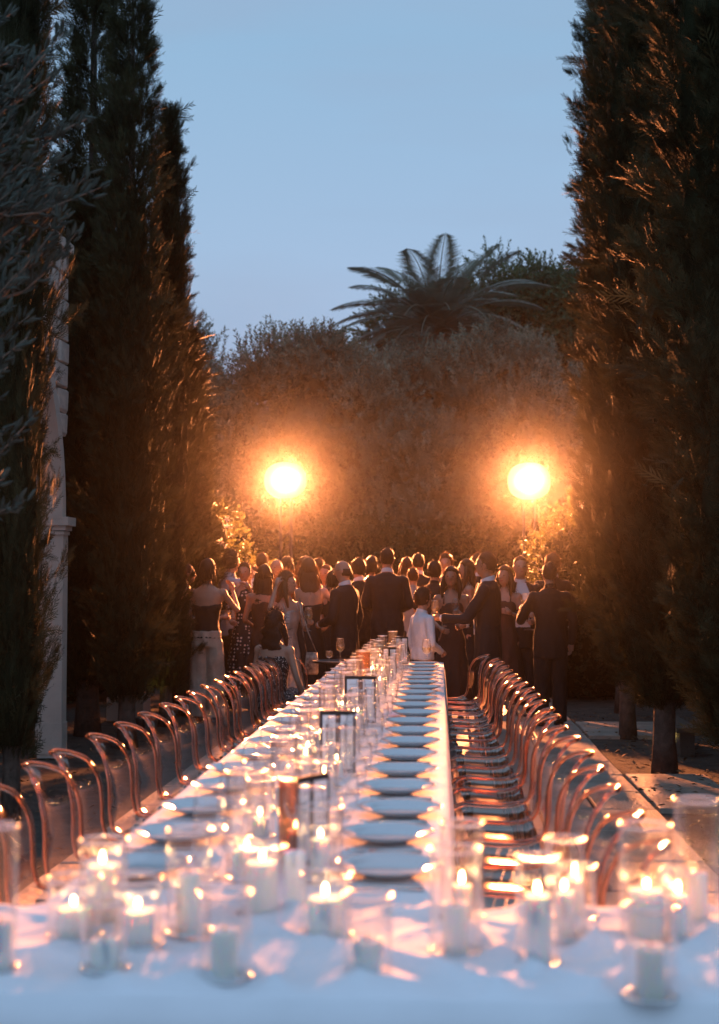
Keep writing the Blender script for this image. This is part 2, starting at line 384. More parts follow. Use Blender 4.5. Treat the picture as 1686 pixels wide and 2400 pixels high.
# ------------------------------------------------------------------ stone arcade wall, left
def arcade():
    t = thing('arcade_wall', 'pale stone arcade wall with moulded arch and pillars behind the left cypresses', 'wall')
    X = -3.09; TH = .2; z1 = 4.15; ys, ye = 5.6, 11.62
    # smooth arch + jambs (front face with thickness) built as an extruded outline
    yc, rr, zs = 9.93, 1.50, 1.95
    # arch ring (voussoir band)
    def band(r0, r1, xo, xi, name, m):
        b = MB(); n = 28
        for i in range(n):
            a0, a1 = math.pi * i / n, math.pi * (i + 1) / n
            q = []
            for x in (xo, xi):
                for r_, a in ((r0, a0), (r1, a0), (r1, a1), (r0, a1)):
                    q.append((x, yc + r_ * math.cos(a), zs + r_ * math.sin(a) * 1.06))
            b.add(q, [(0, 1, 2, 3), (7, 6, 5, 4), (0, 3, 7, 4), (1, 5, 6, 2)])
        return link(name, b.mesh(name, m, smooth=False), t)
    band(rr, rr + .11, X + .012, X - TH, 'arch_moulding', M_stone2)
    # pillars
    b = MB(); b.box((X - TH / 2 + .004, ye - .055, zs / 2), (TH, .15, zs)); b.box((X - TH / 2, ye - .055, .16), (TH + .02, .17, .25)); link('pillar', b.mesh('pillar', M_stone2, False), t)
    for nm, zz, dd, hh in (('capital', zs - .02, .11, .07), ('capital', zs - .075, .06, .04), ('capital', zs - .115, .03, .03)):
        b = MB(); b.box((X - TH / 2, ye - .055, zz), (TH + dd, .15 + dd, hh)); link(nm, b.mesh(nm, M_stone2, False), t)
    b = MB(); b.box((X - TH / 2, yc - rr - .1, zs / 2), (TH, .2, zs)); link('pillar', b.mesh('pillar', M_stone2, False), t)
    # rough stone courses of the wall above the arch: individual stones
    ms = []
    for i in range(6):
        bm = bmesh.new(); bmesh.ops.create_cube(bm, size=1)
        bmesh.ops.bevel(bm, geom=bm.edges[:], offset=.07, segments=1, affect='EDGES')
        r_ = random.Random(i + 30)
        for v in bm.verts: v.co += Vector((r_.uniform(-.014, .014), r_.uniform(-.03, .03), r_.uniform(-.05, .05)))
        me = bpy.data.meshes.new('stone'); bm.to_mesh(me); bm.free(); me.materials.append(M_stone); ms.append(me)
    z = zs + .02; row = 0
    while z < z1:
        h = .155 + rnd.random() * .05; y = ye + .02 - rnd.random() * .03
        while y > 8.6:
            wd = .24 + rnd.random() * .22
            ym = y - wd / 2
            zz = (z + h / 2 - zs) / 1.06
            if zz * zz + (ym - yc) ** 2 > (rr + .10 + .10) ** 2 or abs(ym - yc) > rr + .12:
                o = link('stone', rnd.choice(ms), t); o.location = (X - TH / 2 + rnd.uniform(-.005, .005), ym, z + h / 2); o.scale = (TH, wd - .012, h - .014)
            y -= wd
        z += h; row += 1
    b = MB(); b.box((X - TH / 2, (ye - .16 + 8.2) / 2, (z1 + zs + rr * 1.06 + .12) / 2), (TH - .08, ye - .16 - 8.2, z1 - zs - rr * 1.06 - .12)); link('mortar_core', b.mesh('mortar', M_stone2, False), t)
    b = MB(); b.box((X - TH / 2, (ye + 8.2) / 2, z + .04), (TH + .06, ye - 8.2 + .05, .08)); link('coping', b.mesh('coping', M_stone2, False), t)
    t2 = thing('stone_pillar', 'pale stone pillar showing low between the dark cypress trunks on the left', 'pillar', (-3.25, 14.75, 0))
    b = MB(); b.box((0, 0, 1.3), (.3, .3, 2.6)); b.box((0, 0, .12), (.38, .38, .24)); link('shaft', b.mesh('shaft', M_stone2, False), t2)
    b = MB(); b.box((0, 0, 2.66), (.42, .42, .12)); link('capital', b.mesh('capital', M_stone2, False), t2)
arcade()
# low garden wall right
t = thing('garden_wall', 'low rendered wall behind the right cypresses washed by yellow light', 'wall')
b = MB(); b.box((2.03, 12.6, .09), (.12, 1.3, .2)); link('wall', b.mesh('wall', mat('dark_render', (.11, .095, .075), .9, bump=.5), False), t)
b = MB(); b.box((2.03, 12.6, .21), (.18, 1.36, .04)); link('coping', b.mesh('coping', MATS['dark_render'], False), t)

# ------------------------------------------------------------------ trees
SPV, SPQ = spray_template(15, .17, .0062, .06, 1)
SPV2, SPQ2 = spray_template(15, .17, .0062, .06, 5)
def cypress_meshes(H, rmax, z0, nspray, seed, sparse=0., prof=None):
    r = np.random.default_rng(seed)
    def radius(z, a):
        t = (z - z0) / (H - z0)
        base = rmax * np.minimum(1, (.45 + t * 3.2)) * np.clip((1 - t) * 1.9, 0, 1) ** .7 if prof is None else rmax * np.interp(t, prof[0], prof[1])
        nn = np.array([1.0 * noise.noise(Vector((math.cos(q) * 1.2, math.sin(q) * 1.2, zz * .8 + seed * 7))) + .9 * noise.noise(Vector((math.cos(q) * 3.2, math.sin(q) * 3.2, zz * 1.5 + seed * 3))) + .5 * noise.noise(Vector((math.cos(q) * 7, math.sin(q) * 7, zz * 4 + seed))) for q, zz in zip(np.atleast_1d(a), np.atleast_1d(z))])
        return np.maximum(.03, base * (1 + .52 * nn))
    Z = z0 + (H - z0) * r.random(nspray) ** .95
    if sparse:
        t = (Z - z0) / (H - z0); keep = r.random(nspray) > sparse * np.clip((t - .55) / .45, 0, 1); Z = Z[keep]
    A = r.random(len(Z)) * 2 * np.pi
    rad = radius(Z, A)
    f = 1 - np.abs(r.normal(size=len(Z))) * .22
    out_ = np.stack([np.cos(A), np.sin(A), np.zeros_like(A)], 1)
    P = out_ * (rad * f)[:, None]; P[:, 2] = Z
    D = out_ * .5 + np.array([0, 0, .9]) + r.normal(size=P.shape) * .38
    S = .75 + .5 * r.random(len(Z))
    far = r.random(len(Z)) < .012
    S[far] *= 1.7; D[far] = out_[far] * 1.2 + np.array([0, 0, .5]) + r.normal(size=(far.sum(), 3)) * .3
    nc = nspray // 26; zc = z0 + (H - z0) * (.02 + .96 * r.random(nc)); ac = r.random(nc) * 2 * np.pi; rc = radius(zc, ac) * (1.02 + .12 * r.normal(size=nc))
    if sparse: keep = r.random(nc) > sparse * np.clip((zc - z0) / (H - z0) - .6, 0, 1) / .4; zc, ac, rc = zc[keep], ac[keep], rc[keep]
    kk = 24; oc = np.stack([np.cos(ac), np.sin(ac), np.zeros_like(ac)], 1); cc = oc * rc[:, None]; cc[:, 2] = zc
    dc = oc * (.5 + .3 * r.random((len(ac), 1))) + np.array([0, 0, .8]) + r.normal(size=cc.shape) * .3; dc /= np.linalg.norm(dc, axis=1, keepdims=True)
    lc = .10 + .16 * r.random(len(ac))
    t_ = r.random((len(ac), kk)) ; Pc = cc[:, None] + dc[:, None] * (t_ * lc[:, None])[..., None] + r.normal(size=(len(ac), kk, 3)) * (.035 * (1.1 - t_))[..., None] - oc[:, None] * .05
    Dc = dc[:, None] * 1.2 + r.normal(size=(len(ac), kk, 3)) * .38
    P = np.vstack([P * np.array([.9, .9, 1]), Pc.reshape(-1, 3)]); D = np.vstack([D, Dc.reshape(-1, 3)]); Sc = (.55 + .35 * r.random((len(ac), kk))).reshape(-1); S = np.concatenate([S * .95, Sc])
    M = frames(D, r.random(len(P)) * 6.28)
    h = len(P) // 2
    V1, Q1 = scatter(SPV, SPQ, M[:h], P[:h], S[:h]); V2, Q2 = scatter(SPV2, SPQ2, M[h:], P[h:], S[h:])
    crown = np_mesh('crown', np.vstack([V1, V2]), np.vstack([Q1, Q2 + len(V1)]), M_cy)
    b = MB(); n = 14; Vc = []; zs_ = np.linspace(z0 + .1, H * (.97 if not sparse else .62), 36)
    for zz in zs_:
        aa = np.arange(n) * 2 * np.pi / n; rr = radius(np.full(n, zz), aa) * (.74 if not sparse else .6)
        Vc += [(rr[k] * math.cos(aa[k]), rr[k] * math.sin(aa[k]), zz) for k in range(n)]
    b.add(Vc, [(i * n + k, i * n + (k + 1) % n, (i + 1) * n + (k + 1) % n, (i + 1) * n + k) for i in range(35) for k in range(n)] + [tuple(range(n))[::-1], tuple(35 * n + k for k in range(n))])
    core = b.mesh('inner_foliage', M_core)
    b = MB(); b.tube([(0, 0, -.05), (.01, 0, .25), (0, .01, z0 + .4), (0, 0, H * .5), (0, 0, H * .98)], [.115, .09, .08, .045, .006], 10)
    b.tube([(0, 0, .05), (.1, .05, -.03)], [.07, .03], 6); b.tube([(0, 0, .05), (-.08, -.07, -.03)], [.07, .03], 6)
    trunk = b.mesh('trunk', M_cyb)
    return crown, core, trunk
def tree(name, meshes, label, cat, loc, rz=0, scale=(1, 1, 1), group=None):
    t = thing(name, label, cat, loc, rz, group); t.scale = scale
    for nm, me in zip(('crown', 'inner_foliage', 'trunk'), meshes):
        if me: link(nm, me, t)
    return t
pR = ([0, .06, .15, .3, .7, .88, 1], [.35, .75, .95, 1, 1, .7, .1])
cyR = cypress_meshes(8.6, .43, .45, 12000, 3, prof=pR)
cyL = cypress_meshes(7.6, .36, .35, 8500, 4, prof=([0, .06, .2, .45, .6, .75, .88, 1], [.5, .85, 1, .95, .8, .55, .34, .08]), sparse=.72)
cyS = cypress_meshes(6.2, .35, .3, 6300, 5, prof=([0, .08, .3, .55, .8, 1], [.6, .9, 1, .8, .6, .1]))
GC = 'cypress trees flanking the table'
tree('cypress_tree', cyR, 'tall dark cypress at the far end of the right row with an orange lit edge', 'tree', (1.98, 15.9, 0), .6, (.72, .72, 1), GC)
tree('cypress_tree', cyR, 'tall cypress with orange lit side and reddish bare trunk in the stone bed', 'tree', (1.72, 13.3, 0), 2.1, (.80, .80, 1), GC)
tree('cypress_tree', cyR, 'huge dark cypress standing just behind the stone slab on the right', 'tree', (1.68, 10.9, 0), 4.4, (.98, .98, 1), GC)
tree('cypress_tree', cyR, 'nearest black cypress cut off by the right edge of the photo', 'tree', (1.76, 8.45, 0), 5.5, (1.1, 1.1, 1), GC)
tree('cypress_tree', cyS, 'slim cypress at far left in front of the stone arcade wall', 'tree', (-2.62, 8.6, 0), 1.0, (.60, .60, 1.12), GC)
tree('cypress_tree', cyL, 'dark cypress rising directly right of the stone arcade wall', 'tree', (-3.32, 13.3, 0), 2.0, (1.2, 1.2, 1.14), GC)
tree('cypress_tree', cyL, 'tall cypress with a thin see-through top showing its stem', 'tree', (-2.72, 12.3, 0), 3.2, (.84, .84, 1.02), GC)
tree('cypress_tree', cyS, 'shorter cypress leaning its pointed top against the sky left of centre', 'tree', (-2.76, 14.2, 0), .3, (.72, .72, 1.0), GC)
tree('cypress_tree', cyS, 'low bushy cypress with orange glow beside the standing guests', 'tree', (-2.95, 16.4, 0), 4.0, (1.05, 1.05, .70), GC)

def blob_foliage(name, lobes, nper, tmpl, seed, m, up=.7, smin=.8):
    """crown from irregular lobes: shoots over the lobe surfaces, leaning up and out"""
    r = np.random.default_rng(seed); Ps = []; Ds = []
    tot = sum(l[3] * l[4] for l in lobes)
    for (x, y, z, rh, rv) in lobes:
        n = int(nper * rh * rv / tot)
        d = r.normal(size=(n, 3)); d /= np.linalg.norm(d, axis=1, keepdims=True)
        k = np.array([1 + .35 * noise.noise(Vector(tuple(q * 2.3)) + Vector((seed, x, z))) + .2 * noise.noise(Vector(tuple(q * 6)) + Vector((z, seed, y))) for q in d])
        f = (1 - np.abs(r.normal(size=n)) * .16) * k
        P = d * f[:, None] * np.array([rh, rh, rv]) + np.array([x, y, z])
        Ps.append(P); Ds.append(d * .6 + np.array([0, 0, up]) + r.normal(size=(n, 3)) * .35)
    P = np.vstack(Ps); D = np.vstack(Ds); ok = P[:, 2] > .05; P = P[ok]; D = D[ok]
    S = smin + .6 * r.random(len(P))
    V, Q = scatter(tmpl[0], tmpl[1], frames(D, r.random(len(P)) * 6.28), P, S)
    crown = np_mesh(name, V, Q, m)
    b = MB()
    for (x, y, z, rh, rv) in lobes:
        n0 = len(b.v); b.ell((x, y, z), (rh * .72, rh * .72, rv * .72), 14, 9)
        for i in range(n0, len(b.v)):
            v = Vector(b.v[i]); q = (v - Vector((x, y, z))); b.v[i] = tuple(Vector((x, y, z)) + q * (1 + .3 * noise.noise(v * 1.3)))
    return crown, b
def big_tree(lobes, nper, tmpl, seed, m, mcore, bark, trunk_h, tr):
    rr_ = random.Random(seed); base_l = list(lobes)
    for k in range(26):
        l = rr_.choice(base_l); a = rr_.uniform(0, 6.28); e = rr_.uniform(-.5, 1.3); q = rr_.uniform(.40, .75)
        lobes = lobes + [(l[0] + l[3] * .95 * math.cos(a) * math.cos(e), l[1] + l[3] * .95 * math.sin(a) * math.cos(e), l[2] + l[4] * .95 * math.sin(e), q, q * 1.05)]
    nper = int(nper * 1.5)
    crown, b = blob_foliage('crown', lobes, nper, tmpl, seed, m)
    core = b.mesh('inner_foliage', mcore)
    b = MB(); b.tube([(0, 0, -.1), (.05, 0, .6), (0, .05, trunk_h)], [tr * 1.3, tr, tr * .8], 10)
    for l in base_l:
        b.tube([(0, 0, trunk_h * .8), ((l[0]) * .5, l[1] * .5, (trunk_h + l[2]) / 2), (l[0], l[1], l[2])], [tr * .6, tr * .4, tr * .15], 7)
    return crown, core, b.mesh('trunk', bark)
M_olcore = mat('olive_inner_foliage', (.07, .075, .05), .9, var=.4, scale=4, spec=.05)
OLT = shoot_template(20, .34, .08, .032, 2, 1.0)
ol1 = big_tree([(0, 0, 3.6, 2.1, 1.9), (-1.6, .2, 2.9, 1.4, 1.5), (1.6, -.1, 3.1, 1.5, 1.5), (.4, -.6, 2.2, 1.7, 1.5), (-.5, .1, 4.7, 1.2, 1.2)], 7500, OLT, 21, M_ol, M_olcore, M_olb, 1.4, .22)
ol2 = big_tree([(0, 0, 3.9, 1.9, 2.0), (1.4, .2, 3.0, 1.5, 1.6), (-1.5, 0, 3.2, 1.5, 1.4), (.9, -.2, 5.0, 1.2, 1.1), (0, -.7, 2.0, 1.8, 1.5)], 7500, OLT, 22, M_ol, M_olcore, M_olb, 1.4, .22)
GO = 'olive trees beyond the lamps'
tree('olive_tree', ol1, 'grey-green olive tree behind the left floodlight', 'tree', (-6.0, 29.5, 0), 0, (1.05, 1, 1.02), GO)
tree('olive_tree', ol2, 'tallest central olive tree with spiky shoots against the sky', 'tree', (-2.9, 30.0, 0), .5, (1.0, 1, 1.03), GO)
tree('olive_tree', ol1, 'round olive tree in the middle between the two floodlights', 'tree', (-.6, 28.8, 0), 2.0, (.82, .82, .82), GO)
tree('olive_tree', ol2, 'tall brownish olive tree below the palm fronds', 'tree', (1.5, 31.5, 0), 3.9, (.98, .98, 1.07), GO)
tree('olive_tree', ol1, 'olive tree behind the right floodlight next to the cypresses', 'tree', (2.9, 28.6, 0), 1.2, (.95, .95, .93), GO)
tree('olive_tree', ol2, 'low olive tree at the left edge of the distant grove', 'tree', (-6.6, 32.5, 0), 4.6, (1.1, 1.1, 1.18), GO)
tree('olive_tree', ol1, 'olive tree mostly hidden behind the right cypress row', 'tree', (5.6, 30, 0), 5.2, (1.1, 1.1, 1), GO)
# pepper tree
PPT = shoot_template(16, .5, .10, .03, 9, .6)
pv_, pc = blob_foliage('crown', [(0, 0, 7.6, 2.0, 2.2), (1.9, 0, 7.4, 1.8, 2.2), (-1.4, 0, 7.3, 1.4, 1.7), (.8, 0, 5.4, 2.3, 1.8), (3, 0, 6.5, 1.6, 2.2), (-2.4, 0, 7.4, 1.2, 1.7), (1, 0, 8.3, 1.3, 1.4), (2.7, 0, 8.1, 1.3, 1.3)], 15000, PPT, 31, M_pep, up=-.15)
for i in range(len(pc.v)):
    pass
bt = MB(); bt.tube([(0, 0, -.1), (.2, 0, 2.5), (.3, .1, 5.2)], [.35, .28, .2], 10); bt.tube([(.3, .1, 5), (1.5, 0, 7)], [.15, .05], 7); bt.tube([(.3, .1, 5), (-.8, 0, 7)], [.15, .05], 7)
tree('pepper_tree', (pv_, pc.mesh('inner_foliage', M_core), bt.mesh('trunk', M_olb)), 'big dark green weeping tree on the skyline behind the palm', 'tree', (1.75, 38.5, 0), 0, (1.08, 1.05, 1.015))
# hedge
HDT = shoot_template(12, .22, .05, .03, 12, .9)
def hedge(name, label, cat, loc, L, H_, D_, seed, n, m=M_bush, mcore=M_core, rz=0):
    r = np.random.default_rng(seed)
    u = r.random(n) * L - L / 2; zz = r.random(n) * H_
    topm = r.random(n) < .25
    hh = np.array([1 + .16 * noise.noise(Vector((x * .7, seed, 0))) + .1 * noise.noise(Vector((x * 2.1, seed, 3))) for x in u])
    yy = np.where(topm, r.random(n) * D_ - D_ / 2, -D_ / 2 * (1 + .0 * u)) + np.array([.18 * noise.noise(Vector((a * 1.5, b_ * 1.5, seed))) for a, b_ in zip(u, zz)])
    zz = np.where(topm, H_ * hh, zz * hh)
    P = np.stack([u, yy, zz], 1); D = np.stack([r.normal(size=n) * .4, -.5 + r.normal(size=n) * .4, .5 + r.normal(size=n) * .5], 1)
    V, Q = scatter(HDT[0], HDT[1], frames(D, r.random(n) * 6.28), P, .8 + .6 * r.random(n))
    t = thing(name, label, cat, loc, rz)
    link('foliage', np_mesh('foliage', V, Q, m), t)
    b = MB(); nn = 24
    hs = [H_ * (1 + .16 * noise.noise(Vector((x * .7, seed, 0)))) - .12 for x in np.linspace(-L / 2, L / 2, nn)]
    xs = np.linspace(-L / 2, L / 2, nn)
    V = []
    for x, h in zip(xs, hs): V += [(x, -D_ / 2 + .1, 0), (x, -D_ / 2 + .1, h), (x, D_ / 2, h), (x, D_ / 2, 0)]
    b.add(V, [(i * 4 + k, i * 4 + k + 1, i * 4 + k + 5, i * 4 + k + 4) for i in range(nn - 1) for k in range(3)] + [(0, 1, 2, 3), tuple((nn - 1) * 4 + k for k in (3, 2, 1, 0))])
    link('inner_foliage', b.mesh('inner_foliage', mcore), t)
    return t
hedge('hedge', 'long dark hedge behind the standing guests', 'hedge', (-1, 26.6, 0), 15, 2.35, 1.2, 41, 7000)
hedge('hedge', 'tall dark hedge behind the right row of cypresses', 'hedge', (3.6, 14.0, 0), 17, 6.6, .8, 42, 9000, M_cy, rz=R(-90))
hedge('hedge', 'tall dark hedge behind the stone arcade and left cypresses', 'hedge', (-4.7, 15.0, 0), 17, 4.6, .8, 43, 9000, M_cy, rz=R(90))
def bush(name, label, lobes, n, loc, seed, flowers=0, m=None):
    t = thing(name, label, 'bush', loc)
    cr_, cb = blob_foliage('foliage', lobes, n, HDT, seed, m or M_bush, up=.5)
    link('foliage', cr_, t); link('inner_foliage', cb.mesh('inner_foliage', M_core), t)
    if flowers:
        r = random.Random(seed)
        mf = mat('petals', (.7, .62, .66), .6, translucent=.3)
        b = MB()
        for k in range(5):
            a = k * 1.2566; b.add([(0, 0, 0), (.02 * math.cos(a - .4), .02 * math.sin(a - .4), .008), (.042 * math.cos(a), .042 * math.sin(a), .014), (.02 * math.cos(a + .4), .02 * math.sin(a + .4), .008)], [(0, 1, 2, 3)])
        fm = b.mesh('flower', mf)
        for k in range(flowers):
            x, y, z, rh, rv = r.choice(lobes); a = r.uniform(3.5, 5.9); e = r.uniform(-.6, .9)
            o = link('flower', fm, t); o.location = (x + rh * 1.12 * math.cos(a) * math.cos(e), y + rh * 1.12 * math.sin(a) * math.cos(e), z + rv * 1.1 * math.sin(e))
            o.rotation_euler = (R(70) + r.uniform(-.4, .4), r.uniform(-.5, .5), r.uniform(-.6, .6)); s = r.uniform(1.2, 1.9); o.scale = (s, s, s)
    return t
bush('flowering_bush', 'lamp-lit bush at the left of the guests below the floodlight', [(0, 0, 1.4, .8, .9), (.55, .1, 1.1, .6, .8), (-.6, 0, 1.5, .7, 1), (.1, 0, 2.1, .5, .5)], 1500, (-3.6, 20.5, 0), 51, 14)
bush('flowering_bush', 'brightly lit bush between the right floodlight and the cypresses', [(0, 0, 1.5, .55, 1.0), (.5, .1, 1.7, .6, 1), (1.2, 0, 1.4, .7, 1.1), (.35, 0, 2.3, .35, .35)], 1500, (1.85, 20.6, 0), 52, 16)

bush('dark_shrub', 'dark shrub mass behind the man in black, beside the cypress trunks', [(0, 0, .8, .8, 1.0), (-.7, 0, .8, .7, .9), (-.3, .2, .3, .9, .5), (.5, .2, .3, .9, .5), (.7, -.2, .9, .7, 1.0), (1.3, 0, 1, .7, 1.2)], 1700, (2.15, 18.0, 0), 53, m=M_cy)
bush('dark_shrub', 'dark shrub mass between the leftmost woman and the cypress trunks', [(0, 0, .8, .7, 1.0), (-.8, -.1, .9, .7, 1.1), (-1.5, 0, 1, .7, 1.2)], 1300, (-3.9, 17.6, 0), 54, m=M_cy)
# palms
def palm(loc, seed, nfr, L, label, h):
    r = random.Random(seed); t = thing('palm_tree', label, 'tree', loc)
    b = MB(); b.tube([(0, 0, -.1), (.05, 0, h * .5), (0, 0, h)], [.3, .24, .26], 12)
    for k in range(30):
        z = h * (k + .5) / 30; a = k * 2.4; b.tube([(.22 * math.cos(a), .22 * math.sin(a), z), (.33 * math.cos(a), .33 * math.sin(a), z + .12)], [.06, .02], 5)
    link('trunk', b.mesh('trunk', M_olb), t)
    for k in range(nfr):
        a = k * 2.399 + r.uniform(-.2, .2); el = R(72 - 100 * (k / nfr) ** .9) + r.uniform(-.08, .08); l = L * r.uniform(.85, 1.1)
        pts = []; p = Vector((0, 0, h)); d = Vector((math.cos(a) * math.cos(el), math.sin(a) * math.cos(el), math.sin(el)))
        n = 14
        for i in range(n + 1):
            pts.append(p.copy()); p = p + d * (l / n); d = (d + Vector((0, 0, -.10))).normalized()
        V = []; Q = []
        side = Vector((-math.sin(a), math.cos(a), 0))
        for i in range(1, 62):
            tt = i / 62; q = tt * n; j = int(q); P = pts[j].lerp(pts[min(j + 1, n)], q - j); T = (pts[min(j + 1, n)] - pts[j]).normalized()
            up = T.cross(side).normalized()
            ll = .72 * math.sin(math.pi * min(1, tt * .9 + .12)) ** .6 * r.uniform(.85, 1.1)
            for s_ in (-1, 1):
                dd = (side * s_ * .8 + T * .7 + up * (.35 if tt < .5 else -.1)).normalized()
                w_ = T * .017; V += [P, P + dd * ll * .5 + w_ + Vector((0, 0, .01)), P + dd * ll + Vector((0, 0, -.05 * ll)), P + dd * ll * .5 - w_]
                Q.append([len(V) - 4 + c for c in range(4)])
        b = MB(); b.tube(pts, [.022 * (1 - .8 * i / n) + .003 for i in range(n + 1)], 5); b.add(V, Q)
        link('frond', b.mesh('frond', M_palm), t)
    return t
palm((-.1, 35.0, 0), 3, 78, 3.0, 'feathery date palm rising above the olive trees right of centre', 7.55)
palm((-8.2, 37, 0), 5, 20, 2.6, 'small palm crown at the left end of the distant tree line', 5.9)

# near olive branches on the left
def near_olive():
    t = thing('olive_tree', 'silvery olive branches hanging in from the left edge near the camera', 'tree')
    r = random.Random(5); root = Vector((-3.3, 5.9, 0))
    b = MB(); b.tube([root + Vector((0, 0, -.1)), root + Vector((.05, 0, 1.0)), root + Vector((.1, -.05, 1.9)), root + Vector((.25, -.1, 2.9))], [.16, .13, .11, .06], 10)
    link('trunk', b.mesh('trunk', M_olb), t)
    specs = []
    tips = [(150, 75, 5.6), (60, 130, 5.8), (15, 200, 5.5), (130, 170, 5.8), (90, 260, 5.7), (210, 275, 5.7), (60, 330, 5.5), (120, 330, 5.8), (150, 360, 5.6), (20, 400, 5.6), (235, 440, 5.6), (205, 410, 5.9), (120, 430, 5.5), (60, 470, 5.7), (160, 500, 5.6), (180, 545, 5.7), (30, 560, 5.6), (40, 640, 5.5), (70, 740, 5.7), (15, 720, 5.5), (65, 790, 5.5), (20, 860, 5.5), (80, 975, 5.6), (15, 1000, 5.5), (55, 1175, 5.6), (10, 1120, 5.5), (-20, 300, 5.5), (-20, 620, 5.6), (30, 30, 5.9), (-30, 480, 5.4), (40, 520, 5.9), (140, 450, 5.7), (85, 380, 5.6), (30, 270, 5.6), (75, 200, 5.7), (110, 480, 5.9), (15, 470, 5.7), (60, 420, 5.4), (5, 350, 5.8), (45, 590, 5.6), (130, 560, 5.8), (5, 790, 5.7), (-10, 930, 5.6), (100, 120, 5.8), (20, 110, 5.5)]
    for (px, py, Y) in tips:
        tip = onY(px, py, Y); L = r.uniform(.35, .7)
        base = tip + Vector((-L * r.uniform(.75, 1.0), r.uniform(-.1, .15), -L * r.uniform(.1, .8)))
        mid = (tip + base) / 2 + Vector((0, 0, -.07 * L - .02)); org = root + Vector((.2, -.05, max(1.3, min(3.0, base.z - .4))))
        pts = [org, org.lerp(base, .55) + Vector((0, 0, -.04)), base, base.lerp(mid, .5) + Vector((0, 0, -.02)), mid, mid.lerp(tip, .5), tip]
        b = MB(); b.tube(pts, [.016, .010, .006, .005, .004, .003, .0015], 6)
        br = link('branch', b.mesh('branch', M_olb), t)
        lb = MB(); nl = int(L * 120)
        for i in range(nl):
            tt = .12 + .88 * i / nl
            P = base.lerp(mid, tt * 2) if tt < .5 else mid.lerp(tip, tt * 2 - 1)
            T = (tip - base).normalized(); P = P + Vector((r.gauss(0, .012), r.gauss(0, .012), r.gauss(0, .012))); a = r.uniform(0, 6.283)
            o1 = T.orthogonal().normalized(); o2 = T.cross(o1)
            side = o1 * math.cos(a) + o2 * math.sin(a)
            d = (T * r.uniform(.3, 1.2) + side * r.uniform(.3, .9) + Vector((0, 0, r.uniform(.1, .8)))).normalized(); ll = r.uniform(.045, .075) ; ww = ll * .12
            s_ = d.cross(Vector((r.uniform(-.5, .5), -1, r.uniform(-.5, .5)))).normalized(); nrm = s_.cross(d) * ww * .35
            lb.add([P, P + d * ll * .3 + s_ * ww - nrm, P + d * ll * .72 + s_ * ww * .8 - nrm, P + d * ll, P + d * ll * .72 - s_ * ww * .8 - nrm, P + d * ll * .3 - s_ * ww - nrm, P + d * ll * .3 + nrm, P + d * ll * .72 + nrm],
                   [(0, 1, 6), (1, 2, 7, 6), (2, 3, 7), (0, 6, 5), (6, 7, 4, 5), (7, 3, 4)])
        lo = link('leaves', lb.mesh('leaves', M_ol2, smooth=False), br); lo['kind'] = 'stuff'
near_olive()

# ------------------------------------------------------------------ floodlights
for i, (lp, side) in enumerate(zip(LAMPS, ('left', 'right'))):
    t = thing('floodlight', f'glaring warm floodlight on a dark mast, {side} one of the pair', 'floodlight', (lp[0], lp[1], 0), 0, 'floodlights behind the guests')
    b = MB()
    for sx in (-.09, .09):
        for sy in (-.09, .09): b.tube([(sx, sy + .1, 0), (sx, sy + .1, lp[2] - .1)], .02, 6)
    for k in range(14):
        z = .1 + k * .2
        for a_, c_ in (((-.09, .01), (.09, .01)), ((.09, .01), (.09, .19)), ((-.09, .19), (.09, .19)), ((-.09, .01), (-.09, .19))):
            b.tube([(a_[0], a_[1], z), (c_[0], c_[1], z + .2)], .009, 4)
    link('mast', b.mesh('mast', M_metal), t)
    b = MB(); b.box((0, .1, .03), (.6, .6, .06)); link('base_plate', b.mesh('base_plate', M_metal, False), t)
    b = MB(); b.box((0, .09, lp[2]), (.40, .15, .32)); b.box((0, .2, lp[2]), (.3, .08, .25)); link('housing', b.mesh('housing', M_metal, False), t)
    b = MB(); q_ = []
    for k in range(28):
        a = 2 * math.pi * k / 28; q_.append((.36 * math.copysign(abs(math.cos(a)) ** .85, math.cos(a)), .315 * math.copysign(abs(math.sin(a)) ** .85, math.sin(a))))
    b.add([(x, -.02, lp[2] + z) for x, z in q_] + [(x, .01, lp[2] + z) for x, z in q_], [tuple(range(28)), tuple(range(28, 56))[::-1]] + [(k, (k + 1) % 28, 28 + (k + 1) % 28, 28 + k) for k in range(28)]); link('lens', b.mesh('lens', M_lens, False), t)
    b = MB(); b.tube([(-.29, .1, lp[2]), (-.29, .1, lp[2] - .25), (.29, .1, lp[2] - .25), (.29, .1, lp[2])], .014, 6); link('yoke', b.mesh('yoke', M_metal), t)
    sp = spot('floodlight_beam', (lp[0], lp[1] - .06, lp[2]), (lp[0] * .55, 14.5, 0), 43000, LAMPC, 74, 1.0, .16)
# garden uplights
M_up = mat('uplight_lens', (1, .9, .5), .4, emit=((1, .78, .3), 12))
for (x, y, tg, lab, e) in ((1.88, 12.15, (2.0, 12.3, .15), 'small garden uplight against the low wall behind the right cypresses', 1.6), (-2.95, 13.9, (-3.1, 14.0, 2), 'small garden uplight among the left cypress trunks', 5)):
    t = thing('garden_uplight', lab, 'garden light', (x, y, 0))
    b = MB(); b.lathe([(.0, 0), (.05, 0), (.05, .09), (.045, .10), (.045, .085), (0, .085)], 14); link('housing', b.mesh('housing', M_metal), t)
    b = MB(); b.lathe([(0, .092), (.042, .092)], 14); link('lens', b.mesh('lens', M_up), t)
    spot('uplight_beam', (x, y, .13), tg, e, (1, .75, .25), 120, .6, .03)

